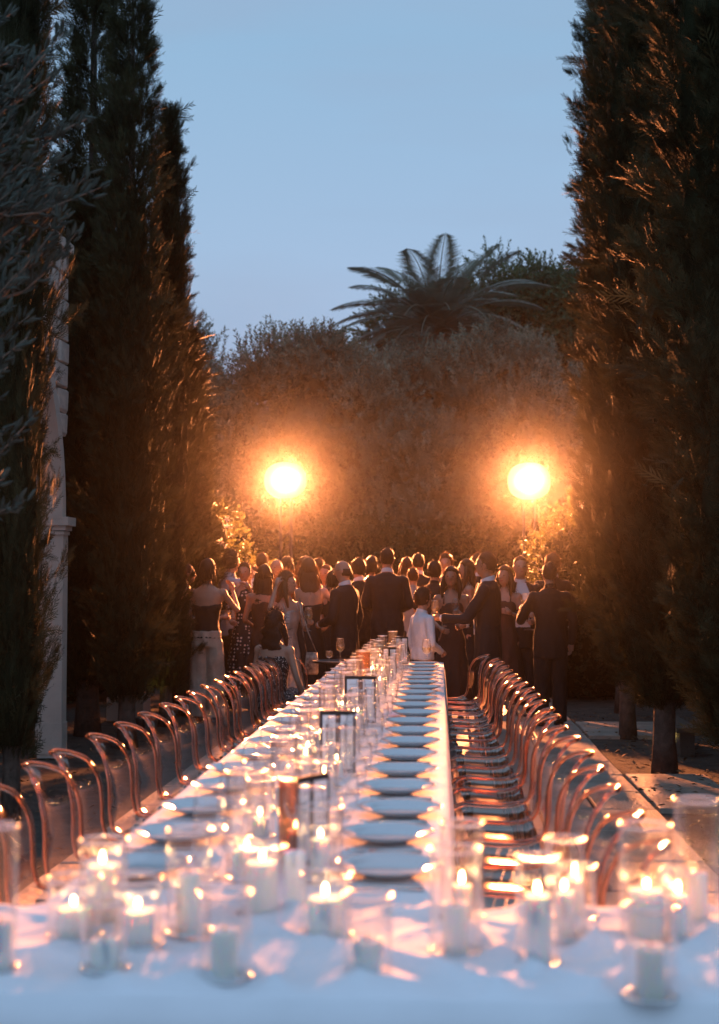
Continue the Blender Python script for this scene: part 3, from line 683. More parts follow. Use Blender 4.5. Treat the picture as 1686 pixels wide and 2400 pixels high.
# ------------------------------------------------------------------ tables under cloths
TX0, TX1, TY0, TY1, TZ = -.855, .022, 2.95, 12.19, .75
def fbm(x, y, z=0, s=1.):
    return noise.noise(Vector((x * s, y * s, z))) + .5 * noise.noise(Vector((x * s * 2.1, y * s * 2.1, z + 3))) + .25 * noise.noise(Vector((x * s * 4.3, y * s * 4.3, z + 7)))
def cloth_long():
    b = MB(); nv = 330
    prof = []   # (x, z) across
    nt_ = 26
    drop = 12
    for k in range(drop, 0, -1): prof.append(('L', k / drop))
    for k in range(nt_ + 1): prof.append(('T', k / nt_))
    for k in range(1, drop + 1): prof.append(('R', k / drop))
    def fn(i, y, ey):
        kd, q = prof[i]
        if kd == 'T':
            x = TX0 + (TX1 - TX0) * q; z = TZ + .0022 * fbm(x, y * .6, 2, 7)
            ed = min(q, 1 - q)
            if ed < .02: z -= .004
            return (x, y, z)
        s = -1 if kd == 'L' else 1; x0 = TX0 if kd == 'L' else TX1
        dz = .66 * q; fold = (.012 * math.sin(y * 9.5 + 2 * noise.noise(Vector((y, s, 0)))) + .02 * noise.noise(Vector((y * 3, s * 5, 0)))) * q ** .7
        return (x0 + s * (.006 + .038 * q + fold * .8) , y, TZ - .008 - dz)
    V = []; m = len(prof)
    ys = [TY0 + (TY1 - TY0) * j / nv for j in range(nv + 1)]
    for y in ys: V += [fn(i, y, 0) for i in range(m)]
    # far end drop
    for k in range(1, 9):
        q = k / 8
        row = []
        for i in range(m):
            x, y, z = fn(i, TY1, 0); kd, qq = prof[i]
            if kd == 'T': row.append((x, TY1 + .01 + .05 * q + .012 * math.sin(x * 28) * q, TZ - .005 - .66 * q))
            else: row.append((x + (.0 if kd == 'L' else 0), TY1 + .01 + .05 * q * (1 - qq * .3), min(z, TZ - .66 * q * (1 - .1 * qq))))
        V += row
    rows = len(ys) + 8
    b.add(V, [(j * m + i, j * m + i + 1, (j + 1) * m + i + 1, (j + 1) * m + i) for j in range(rows - 1) for i in range(m - 1)])
    return b.mesh('tablecloth', M_cloth)
def table(name, label, x0, x1, y0, y1, n):
    t = thing(name, label, 'table', ((x0 + x1) / 2, (y0 + y1) / 2, 0))
    b = MB(); b.box((0, 0, .725), (x1 - x0 - .03, y1 - y0 - .03, .03)); link('tabletop', b.mesh('tabletop', mat('table_wood', (.2, .13, .08), .6, var=.2), False), t)
    hx, hy = (x1 - x0) / 2 - .1, (y1 - y0) / 2 - .12
    for k in range(n):
        for s in (-1, 1):
            if n > 2: p = (s * hx, -hy + 2 * hy * k / (n - 1))
            else: p = ((2 * k - 1) * hx, s * hy)
            b = MB(); b.tube([(p[0], p[1], .71), (p[0], p[1], 0)], .02, 8); link('leg', b.mesh('leg', M_metal), t)
    return t
table('banquet_table', 'very long narrow banquet table running away under a white cloth', TX0, TX1, TY0 + .02, TY1, 6)
tag(link('tablecloth', cloth_long()), 'long white cloth covering the banquet table that runs to the guests', 'tablecloth')
CX0, CX1, CY0, CY1, CZ = -1.35, 1.25, 2.36, 2.985, .756
table('cross_table', 'table set crosswise in the foreground under crumpled white cloth', CX0, CX1, CY0, CY1 - .01, 2)
def cloth_cross():
    b = MB(); nu, nt_ = 260, 62; dr = 14; V = []
    def ridge(x, y):
        a = x * 2.6 - y * 1.9; h = 0
        for k, (fx, fy, am, ph) in enumerate(((7, 4.2, 1, 0), (11, -3.5, .6, 2), (5, 9, .5, 4))):
            n_ = noise.noise(Vector((x * fx * .55 + y * fy * .5 + ph, (x * fy - y * fx) * .16, k * 5.)))
            h += am * (1 - abs(n_) * 2.6) ** 3 if abs(n_) < .385 else 0
        return h
    rows = []
    for k in range(dr, 0, -1): rows.append(('N', k / dr))
    for k in range(nt_ + 1): rows.append(('T', k / nt_))
    for k in range(1, dr + 1): rows.append(('F', k / dr))
    for kd, q in rows:
        for i in range(nu + 1):
            x = CX0 + (CX1 - CX0) * i / nu
            if kd == 'T':
                y = CY0 + (CY1 - CY0) * q
                am = min(1, q * 9) * .021 * (.35 + .9 * min(1, max(0, (x + .9) / 1.3)))
                z = CZ + am * ridge(x, y) + .003 * fbm(x, y, 1, 5) + min(1, q * 5, (1 - q) * 8) * .010 * max(-.3, noise.noise(Vector((x * 2.2 + y * 2.4, (y - x) * 5.5, 9))))*min(1,.5+max(0,x+.7))
                V.append((x, y, z))
            else:
                y0 = CY0 if kd == 'N' else CY1; s = -1 if kd == 'N' else 1
                if kd == 'F' and TX0 - .02 < x < TX1 + .02: V.append((x, CY1 + .001 * q, CZ - .01 * q)); continue
                fold = .045 * abs(math.sin(x * 13 + 2.2 * noise.noise(Vector((x * 2, 0, s))))) + .02 * noise.noise(Vector((x * 6, q, s)))
                V.append((x + .01 * math.sin(x * 26) * q, y0 + s * (.006 + (.03 + fold) * q ** .6), CZ - .006 - .70 * q))
    m = nu + 1
    b.add(V, [(j * m + i, j * m + i + 1, (j + 1) * m + i + 1, (j + 1) * m + i) for j in range(len(rows) - 1) for i in range(nu)])
    return b.mesh('tablecloth', M_cloth)
tag(link('tablecloth', cloth_cross()), 'crumpled white cloth on the foreground table with pink and blue folds', 'tablecloth')

# ------------------------------------------------------------------ acrylic chairs
def make_chair(label, group):
    t = thing('acrylic_chair', label, 'chair', (0, 0, 0), 0, group)
    P = [(.215, .425), (.195, .448), (.15, .458), (.08, .452), (0, .448), (-.06, .452), (-.10, .470), (-.130, .505), (-.146, .56), (-.153, .62), (-.163, .68), (-.184, .735), (-.215, .785), (-.245, .81), (-.272, .826)]
    seglen = [0]
    for a, c in zip(P, P[1:]): seglen.append(seglen[-1] + math.hypot(c[0] - a[0], c[1] - a[1]))
    T = seglen[-1]; sb = seglen[6]
    def prof(s):
        s = max(0, min(T, s))
        for i in range(len(P) - 1):
            if s <= seglen[i + 1] + 1e-9:
                q = (s - seglen[i]) / (seglen[i + 1] - seglen[i]); return (P[i][0] + (P[i + 1][0] - P[i][0]) * q, P[i][1] + (P[i + 1][1] - P[i][1]) * q)
        return P[-1]
    def wd(s):
        q = s / T
        return float(np.interp(q, [0, .1, .35, .5, .62, .8, .93, 1], [.175, .205, .205, .185, .178, .172, .135, .075]))
    def pt(u, s):
        uu = 2 * u - 1
        x, z = prof(s)
        if s > sb:
            wr = (s - sb) / (T - sb); x += .045 * wr * abs(uu) ** 2.2; z -= .012 * abs(uu) ** 3 * wr
        else: z += .010 * abs(uu) ** 3 - .006 * (1 - uu * uu)
        return (x, uu * wd(s), z)
    b = MB(); b.grid(lambda u, v: pt(u, v * sb), 12, 10); link('seat', b.mesh('seat', M_sheet), t)
    b = MB(); b.grid(lambda u, v: pt(u, sb + v * (T - sb)), 14, 16); link('backrest', b.mesh('backrest', M_sheet), t)
    loop = [pt(0, T * k / 30) for k in range(31)] + [pt(u / 8, T) for u in range(1, 8)] + [pt(1, T * (1 - k / 30)) for k in range(31)] + [pt(1 - u / 8, 0) for u in range(1, 8)]
    b = MB(); b.ring(loop, .0085, 8); link('edge_rim', b.mesh('edge_rim', M_acr), t)
    for sx, sy in ((.15, .15), (.15, -.15), (-.10, .14), (-.10, -.14)):
        b = MB(); b.tube([(sx, sy, .45), (sx * 1.12 + (.0 if sx > 0 else -.05), sy * 1.12, 0)], [.017, .011], 8); link('leg', b.mesh('leg', M_acr), t)
    return t
GL, GR = 'clear chairs along the left side of the table', 'clear chairs along the right side of the table'
LY = [3.42, 3.86, 4.27, 4.72, 5.09, 5.63, 6.09, 6.56, 7.06, 7.47, 7.87, 8.35, 8.78, 9.17, 9.62, 10.12, 10.48, 10.87, 11.25]
RY = [3.40, 3.83, 4.30, 4.75, 5.15, 5.64, 6.06, 6.55, 6.93, 7.34, 7.75, 8.20, 8.63, 9.02, 9.45, 9.88, 10.33, 10.85, 11.36, 11.80]
RX = [.53, .53, .53, .53, .54, .54, .53, .54, .54, .53, .53, .53, .52, .50, .50, .49, .485, .475, .465, .41]
def nth(n): return ORD[n] if n < len(ORD) else f'number {n + 1}'
ch0 = None; nL = len(LY)
for i, y in enumerate(LY):
    lab = ('nearest' if i == 0 else 'farthest' if i == nL - 1 else nth(i)) + ' clear acrylic chair' + ('' if i in (0, nL - 1) else ' from the near end') + ' of the left row'
    rz = rnd.uniform(-.08, .08)
    if ch0 is None: ch0 = make_chair(lab, GL); ch0.location = (-1.128, y, 0); ch0.rotation_euler = (0, 0, rz)
    else: dup(ch0, (-1.128 + rnd.uniform(-.006, .006), y, 0), rz, lab)
for i, y in enumerate(RY):
    lab = ('nearest' if i == 0 else 'farthest' if i == len(RY) - 1 else nth(i)) + ' clear acrylic chair' + ('' if i in (0, len(RY) - 1) else ' from the near end') + ' of the right row'
    c = dup(ch0, (RX[i] - .272, y, 0), math.pi + rnd.uniform(-.08, .08) + (.25 if i == len(RY) - 1 else 0), lab); c['group'] = GR
c = dup(ch0, (-1.10, 11.72, 0), -.55, 'clear chair occupied by the seated long-haired woman'); c['group'] = GL

# ------------------------------------------------------------------ tableware
def simple(name, mesh, label, cat, loc, rz=0, group=None, scale=None):
    o = link(name, mesh); o.location = loc; o.rotation_euler = (0, 0, rz); tag(o, label, cat, group)
    if scale: o.scale = scale
    return o
b = MB(); b.lathe([(0, .012), (.078, .012), (.086, .016), (.116, .024), (.1248, .027), (.126, .0258), (.118, .022), (.085, .007), (.06, .004), (.058, 0), (.054, 0), (.05, .006), (0, .008)], 44); PL = b.mesh('plate', M_plate)
def flat(pts, z0, z1, m, name):
    b = MB(); n = len(pts); V = [(x, y, z0) for x, y in pts] + [(x, y, z1) for x, y in pts]
    b.add(V, [tuple(range(n))[::-1], tuple(range(n, 2 * n))] + [(i, (i + 1) % n, n + (i + 1) % n, n + i) for i in range(n)]); return b.mesh(name, m, False)
KN = flat([(-.105, -.006), (-.02, -.005), (-.015, -.008), (.07, -.009), (.105, -.001), (.1, .004), (-.015, .004), (-.02, .005), (-.105, .006), (-.108, 0)], 0, .0028, M_steel, 'knife')
b = MB()
b.tube([(-.095, 0, .002), (-.02, 0, .004), (.04, 0, .003)], [.006, .003, .004], 6)
b.add([(.04, -.004, .003), (.055, -.012, .002), (.07, -.012, .003), (.07, .012, .003), (.055, .012, .002), (.04, .004, .003)], [(0, 1, 2, 3, 4, 5)])
for k in (-.0105, -.0035, .0035, .0105): b.tube([(.07, k, .003), (.1, k, .007)], [.0017, .0009], 4)
FK = b.mesh('fork', M_steel)
SET = [3.36 + .436 * i for i in range(20)]
for i, y in enumerate(SET):
    for s, side in ((-1, 'left'), (1, 'right')):
        cx = -.134 if s > 0 else -.706
        wh = f'{nth(i)} setting from near end, {side} side'
        simple('dinner_plate', PL, 'white dinner plate of the ' + wh, 'plate', (cx + rnd.uniform(-.013, .013), y + rnd.uniform(-.014, .014), TZ + .004), rnd.random(), 'dinner plates along the table')
        simple('fork', FK, 'steel fork left of the plate, ' + wh, 'fork', (cx - s * 0.0 + rnd.uniform(-.01, .01), y - s * .155, TZ + .004), (math.pi if s > 0 else 0) + rnd.uniform(-.06, .06), 'forks along the table')
        simple('knife', KN, 'steel knife right of the plate, ' + wh, 'knife', (cx + rnd.uniform(-.01, .01), y + s * .155, TZ + .004), (math.pi if s > 0 else 0) + rnd.uniform(-.06, .06), 'knives along the table')
# glasses: Empty > bowl, stem
def glass_kind(name, bowl, stem, label, cat, liquid=None):
    t = thing(name, label, cat)
    b = MB(); b.lathe(bowl, 22); b.ring([(bowl[-1][0] * math.cos(a), bowl[-1][0] * math.sin(a), bowl[-1][1]) for a in [k * math.pi / 11 for k in range(22)]], .0013, 5); nr = 22 * 5; me = b.mesh('bowl', M_glass); me.materials.append(M_rim)
    for f in me.polygons[-nr:]: f.material_index = 1
    link('bowl', me, t)
    if stem: b = MB(); b.lathe(stem, 14); link('stem', b.mesh('stem', M_glass), t)
    if liquid: b = MB(); b.lathe(liquid, 18); link('drink', b.mesh('drink', M_wine), t)
    return t
WB = [(.002, .095), (.015, .100), (.030, .115), (.037, .138), (.037, .160), (.033, .190), (.029, .212)]
WS = [(.0, .001), (.034, .002), (.034, .004), (.012, .008), (.005, .016), (.0036, .05), (.004, .085), (.010, .097)]
SB = [(.002, .105), (.010, .112), (.020, .135), (.0235, .165), (.022, .200), (.0195, .232)]
SS = [(.0, .001), (.029, .002), (.029, .004), (.010, .008), (.004, .018), (.0034, .06), (.004, .098), (.007, .107)]
TB = [(0, .004), (.026, .004), (.031, .010), (.040, .05), (.0405, .075), (.036, .105)]
g_w = glass_kind('wine_glass', WB, WS, 'x', 'glass'); g_s = glass_kind('sparkling_wine_flute', SB, SS, 'x', 'glass'); g_t = glass_kind('water_tumbler', TB, None, 'x', 'glass')
used = {}
def put_glass(proto, loc, label, group, rz=0, sc_=None):
    k = proto.name
    if k not in used: used[k] = 1; proto.location = loc; proto.rotation_euler = (0, 0, rz); proto['label'] = label; proto['group'] = group; return proto
    c = dup(proto, loc, rz, label); c['group'] = group; return c
for i, y in enumerate(SET):
    for s, side in ((-1, 'left'), (1, 'right')):
        wh = f'{nth(i)} setting from the near end, {side} side'
        j = lambda a: rnd.uniform(-a, a)
        bx = -.305 if s > 0 else -.545
        if i == 0: bx += s * .0
        put_glass(g_w, (bx + j(.012), y - .05 + j(.02), TZ + .002), 'clear wine glass at the ' + wh, 'wine glasses down the table')
        put_glass(g_t, (bx + s * .015 + j(.012), y + .045 + j(.02), TZ + .002), 'stemless water tumbler at the ' + wh, 'tumblers down the table')
        put_glass(g_s, (bx - s * .055 + j(.012), y + .13 + j(.02), TZ + .002), 'tall slim flute at the ' + wh, 'flutes down the table')

def wineglass(loc, label, wine=True, rz=0):
    return glass_kind2(loc, label, wine)
def glass_kind2(loc, label, wine=True):
    WL = [(0, .098), (.014, .101), (.0295, .116), (.0362, .138), (.0362, .150), (0, .150)]
    g_ = glass_kind('wine_glass', WB, WS, label, 'glass', WL if wine else None); g_.location = loc; return g_
p = onZ(1000, 1561, TZ); glass_kind2((p.x, p.y, TZ + .002), 'wine glass of rosy drink alone at the far right end of the table')
p = onY(793, 1560, 12.35)
t = thing('tray_stand', 'round black tray stand with empty glasses behind the far left table corner', 'tray', (p.x, 12.65, 0))
b = MB(); b.lathe([(0, 0), (.2, 0), (.2, .015), (.02, .03), (.02, .70), (.24, .715), (.25, .735), (.245, .735), (.235, .72), (0, .72)], 28); link('stand', b.mesh('stand', M_metal), t)
glass_kind2((p.x, 12.6, .72), 'wine glass standing on the black tray behind the table')
g2 = glass_kind2((p.x - .09, 12.5, .72), 'empty glass on the tray beside the tall wine glass', False); g2.scale = (.9, .9, .5)

# candles and vases
def candle(x, y, z, r, h, lit, label, group, light=True):
    t = thing('pillar_candle', label, 'candle', (x, y, z), rnd.random() * 6, group)
    b = MB(); b.lathe([(0, 0), (r * .96, 0), (r, .003), (r, h - .004), (r * .95, h), (r * .8, h - .001), (r * .45, h - .006), (0, h - .007)], 26); 
    for k in range(rnd.choice((0, 2, 3, 4))):
        a = rnd.uniform(0, 6.28); l_ = h * rnd.uniform(.2, .7); rr = r * 1.0
        b.tube([(rr * math.cos(a) * .93, rr * math.sin(a) * .93, h - .001), (rr * math.cos(a), rr * math.sin(a), h - .006), (rr * math.cos(a + .06), rr * math.sin(a + .06), h - l_ * .6), (rr * math.cos(a + .04), rr * math.sin(a + .04), h - l_)], [.002, .0026, .0022, .003], 6)
    link('wax', b.mesh('wax', M_wax), t)
    b = MB(); b.tube([(0, 0, h - .008), (.001, 0, h + .003), (.003, 0, h + .009)], [.0013, .0012, .0009], 5); link('wick', b.mesh('wick', M_wick), t)
    if lit:
        b = MB(); fh = rnd.uniform(.016, .026); k = rnd.uniform(-.003, .003)
        b.lathe([(.0003, 0), (.0028, .003), (.0042, .007), (.0036, .012), (.0022, fh * .8), (.0002, fh)], 10, (.002, 0, h + .004)); link('flame', b.mesh('flame', M_flame), t)
    return t
def vase(x, y, z, r, h, label, group, amber=False):
    b = MB(); b.lathe([(0, .004), (r * .97, .004), (r, .01), (r, h)], 32)
    b.ring([(r * math.cos(a), r * math.sin(a), h) for a in [k * math.pi / 16 for k in range(32)]], .0026, 6)
    b.ring([(r * math.cos(a), r * math.sin(a), .006) for a in [k * math.pi / 16 for k in range(32)]], .0035, 6)
    me = b.mesh('glass_vase', M_amber if amber else M_vase); me.materials.append(M_rim)
    for f in me.polygons[-384:]: f.material_index = 1
    o = link('glass_vase', me); o.location = (x, y, z); return tag(o, label, 'vase', group)
GCN, GV = 'candles on the foreground table', 'glass cylinders on the foreground table'
# (px centre, py base, wax top py, width px, lit, vase top py or None, vase width factor, words)
FG = [(232, 2180, 2045, 76, 1, 1985, 1.5, 'lit candle at far left against the first left chair'),
      (163, 2215, 2146, 84, 1, 2075, 1.5, 'short broad lit candle at the far left corner'),
      (316, 2236, 2153, 74, 1, 2080, 1.5, 'small lit candle left of the middle with a tall flame'),
      (237, 2293, 2221, 68, 0, 2130, 1.6, 'short unlit candle near the front edge at far left'),
      (437, 2203, 2061, 56, 0, 1960, 1.9, 'tall unlit pillar candle left of the middle'),
      (609, 2161, 2040, 74, 1, 2000, 1.5, 'tall lit candle near the back edge left of centre'),
      (761, 2214, 2124, 87, 1, 2070, 1.4, 'broad cream lit candle in the middle of the foreground table'),
      (520, 2314, 2200, 64, 0, 2110, 2.0, 'unlit candle at the front edge left of centre'),
      (860, 2308, 2222, 68, 0, 2120, 1.7, 'unlit candle at the front edge in the centre'),
      (1068, 2250, 2137, 60, 0, 2010, 2.0, 'unlit pillar candle right of the middle'),
      (1084, 2168, 2091, 46, 1, 1945, 2.2, 'thin lit candle at the back edge before the right chairs'),
      (1264, 2277, 2120, 62, 1, 2030, 1.6, 'tallest lit candle on the right half of the table'),
      (1328, 2214, 2108, 46, 1, 1985, 2.0, 'slim lit candle just behind the tallest one'),
      (1352, 2168, 2072, 44, 1, 2044, 2.2, 'lit candle at the back edge among the right chair backs'),
      (1521, 2225, 2108, 80, 1, 1958, 1.5, 'broad lit candle at right in a tall cylinder'),
      (1592, 2214, 2113, 44, 1, 2060, 1.7, 'slim lit candle beside the broad one at right'),
      (1642, 2180, 2061, 42, 0, 1895, 2.5, 'slim unlit candle in the tallest cylinder at the right edge'),
      (1530, 2361, 2241, 64, 0, 2150, 1.9, 'unlit candle at the front edge at far right'),
      (-12, 2290, 2180, 60, 0, 1952, 1.3, 'candle cut off by the left edge of the photo')]
for (px, pb, pt_, wpx, lit, vt, vf, lab) in FG:
    p = onZ(px, pb, CZ); k = F / p.y; r = wpx / 2 / k; h = (pb - pt_) / k; y = min(p.y + r, CY1 - .04); x = p.x
    candle(x, y, CZ + .008, r, h, lit, lab, GCN)
    if vt: vase(x, y, CZ + .006, max(r * vf, r + .008), (pb - vt) / k, 'glass cylinder around the ' + lab, GV)
# centre line of the long table
GC2, GV2 = 'candles down the centre of the long table', 'glass cylinders down the centre of the long table'
ci = 0; vi = 0
spots = [(688, 2124, 2008, 50, 0, None), (748, 2066, 1976, 46, 1, 1900)]
for (px, pb, pt_, wpx, lit, vt) in spots:
    p = onZ(px, pb, TZ); k = F / p.y; r = wpx / 2 / k; h = (pb - pt_) / k
    candle(p.x, p.y + r, TZ + .005, r, h, lit, ('unlit' if not lit else 'lit') + ' candle at the near end of the long table beside the first plates', GC2)
    if vt: vase(p.x, p.y + r, TZ + .003, r + .03, (pb - vt) / k, 'glass cylinder around the lit candle near the first plates', GV2)
y = 3.3; n = 0
MENUS = [3.46, 5.12, 6.93, 9.92, 11.80]
while y < 12.0:
    if min(abs(y - m_) for m_ in MENUS) < .07: y += .09
    x = -.425 + (.045 if n % 2 else -.045) + rnd.uniform(-.02, .02)
    big = n % 5 in (0, 3); r = .030 if big else .022; h = rnd.uniform(.05, .11)
    hv = rnd.uniform(.15, .19) if n % 4 else rnd.uniform(.21, .25)
    if y > 11.5: hv = rnd.uniform(.2, .27)
    lit = n % 7 != 4
    nn = nth(n) if n < 21 else f'{nth(n - 21)} beyond the twenty-first'
    amber = n in (1, 24, 33, 39)
    candle(x, y, TZ + .006, r, h if not amber else .06, lit, f'{"lit" if lit else "unlit"} cream candle, {nn} along the centre line from near', GC2)
    vase(x, y, TZ + .004, r + (.016 if not amber else .022), hv, f'{"brown ribbed" if amber else "clear"} glass cylinder, {nn} along the centre line from near', GV2, amber)
    n += 1; y += rnd.uniform(.17, .27)
# menus: folded black cards with two white pages
MN = [(727, 3.46, 1820, .12), (793, 5.12, 1668, .125), (846, 6.93, 1586, .15), (912, 9.92, 1518, .10), (941, 11.80, 1493, .11)]
MNL = ['blurred folded black menu nearest the camera', 'folded black menu with two white pages, second from near', 'widest black menu in the middle of the table', 'small black menu turned sideways near the far end', 'last black menu at the far end before the guests']
for (px, Y, pt_, wd_), lab in zip(MN, MNL):
    top = onY(px, pt_, Y); hh = min(.235, max(.2, top.z - TZ)); t = thing('menu_card', lab, 'menu', (top.x, Y, TZ + .004), rnd.uniform(-.12, .12) + (.3 if px == 912 else 1.05 if px == 727 else 0), 'folded menus on the table')
    for s in (-1, 1):
        an = R(-9) * s; M3 = Matrix.Rotation(an, 3, 'Z'); c = M3 @ Vector((s * wd_ * .26, 0, 0))
        b = MB(); b.box((c.x, c.y, hh / 2), (wd_ * .52, .004, hh), M3); link('cover', b.mesh('cover', M_black, False), t)
        c2 = M3 @ Vector((s * wd_ * .265, -.0035, 0)); b = MB(); b.box((c2.x, c2.y, hh * .5), (wd_ * .36, .0015, hh * .86), M3); pg = link('page', b.mesh('page', M_paper, False), t)
        b = MB()
        for L_ in range(7 if s > 0 else 5):
            zz = hh * (.82 - .1 * L_); n_ = 14; wl = wd_ * rnd.uniform(.16, .32); pts = []
            for k in range(n_):
                xx = s * wd_ * .27 - wl / 2 + wl * k / (n_ - 1); pts.append(M3 @ Vector((xx, -.0048, 0)) + Vector((0, 0, zz + .0022 * math.sin(k * 2.3 + L_))))
            b.tube(pts, .0006, 4)
        link('print', b.mesh('print', M_ink), pg)

# ------------------------------------------------------------------ people
M_skin = mat('skin', (.42, .25, .18), .5, sss=.0, var=.06, scale=20)
M_skind = mat('tanned_skin', (.30, .17, .115), .5, var=.06, scale=20)
M_hd = mat('dark_hair', (.018, .012, .009), .6, spec=.35, translucent=.15)
M_hb = mat('brown_hair', (.07, .035, .018), .6, spec=.35, translucent=.25)
M_hl = mat('light_brown_hair', (.17, .09, .045), .6, spec=.35, translucent=.3)
M_eye = mat('eye', (.03, .02, .015), .7, spec=.1)
M_lip = mat('lips', (.30, .10, .09), .45)
def cl(name, c, **k): return mat(name, c, k.pop('rough', .8), bump=.4, bscale=18, **k)
C_black = cl('black_fabric', (.008, .007, .008)); C_suit = cl('dark_navy_suit', (.009, .009, .013)); C_white = cl('white_shirt_fabric', (.72, .73, .78)); C_grey = cl('grey_fabric', (.28, .29, .32))
C_satin = mat('silver_satin', (.34, .31, .30), .33, metal=.25, var=.25, scale=9, bump=.4, bscale=12); C_beige = mat('champagne_satin', (.45, .37, .30), .42, var=.2, scale=7, bump=.5, bscale=9)
C_brown = cl('dark_brown_fabric', (.05, .025, .018)); C_jean = cl('grey_denim', (.10, .11, .14)); C_blue = cl('pale_blue_shirt_fabric', (.45, .5, .6))
def dots(name, sc_, thr):
    m = bpy.data.materials.new(name); m.use_nodes = True; nt = m.node_tree; p = nt.nodes['Principled BSDF']
    tc = N(nt, 'ShaderNodeTexCoord'); v = N(nt, 'ShaderNodeTexVoronoi', i_Scale=sc_); v.inputs['Randomness'].default_value = .35 if thr < .3 else 1
    nt.links.new(tc.outputs['Object'], v.inputs['Vector']); r_ = N(nt, 'ShaderNodeMath', operation='LESS_THAN'); r_.inputs[1].default_value = thr
    nt.links.new(v.outputs['Distance'], r_.inputs[0]); x = N(nt, 'ShaderNodeMix', data_type='RGBA'); x.inputs['A'].default_value = (.012, .011, .012, 1); x.inputs['B'].default_value = (.6, .58, .55, 1)
    nt.links.new(r_.outputs[0], x.inputs['Factor']); nt.links.new(x.outputs['Result'], p.inputs['Base Color']); p.inputs['Roughness'].default_value = .7; return m
C_dots = dots('black_fabric_with_white_dots', 22, .28); C_pat = dots('black_and_white_leaf_print', 62, .30)
C_red = mat('floral_bag_fabric', (.30, .07, .05), .6, var=.9, scale=14, second=(.5, .42, .35))

def remesh(b, vox, m, name, sm=6, fac=.5):
    me = bpy.data.meshes.new('t'); me.from_pydata(b.v, [], b.f); me.validate()
    o = bpy.data.objects.new('t', me); col.objects.link(o)
    md = o.modifiers.new('r', 'REMESH'); md.mode = 'VOXEL'; md.voxel_size = vox
    s = o.modifiers.new('s', 'SMOOTH'); s.iterations = sm; s.factor = fac
    dg = bpy.context.evaluated_depsgraph_get(); r = bpy.data.meshes.new_from_object(o.evaluated_get(dg)); bpy.data.objects.remove(o); bpy.data.meshes.remove(me)
    r.name = name
    if name != 'body':
        nv_ = len(r.vertices); co = np.empty(nv_ * 3); no = np.empty(nv_ * 3); r.vertices.foreach_get('co', co); r.vertices.foreach_get('normal', no)
        co = co.reshape(-1, 3); no = no.reshape(-1, 3)
        k = np.array([noise.noise(Vector((x * 8, y * 8, z * 4 + x * 9))) * .012 + noise.noise(Vector((x * 22, y * 22, z * 12))) * .005 for x, y, z in co.tolist()])
        r.vertices.foreach_set('co', (co + no * k[:, None]).ravel())
    r.materials.clear(); r.materials.append(m); r.polygons.foreach_set('use_smooth', [True] * len(r.polygons)); return r
def append_raw(me, b):
    V = [v.co.copy() for v in me.vertices]; Fs = [tuple(p.vertices) for p in me.polygons]; n = len(V)
    m2 = bpy.data.meshes.new(me.name); m2.from_pydata(V + [Vector(v) for v in b.v], [], Fs + [tuple(i + n for i in f) for f in b.f]); m2.materials.append(me.materials[0])
    m2.polygons.foreach_set('use_smooth', [True] * len(m2.polygons)); return m2

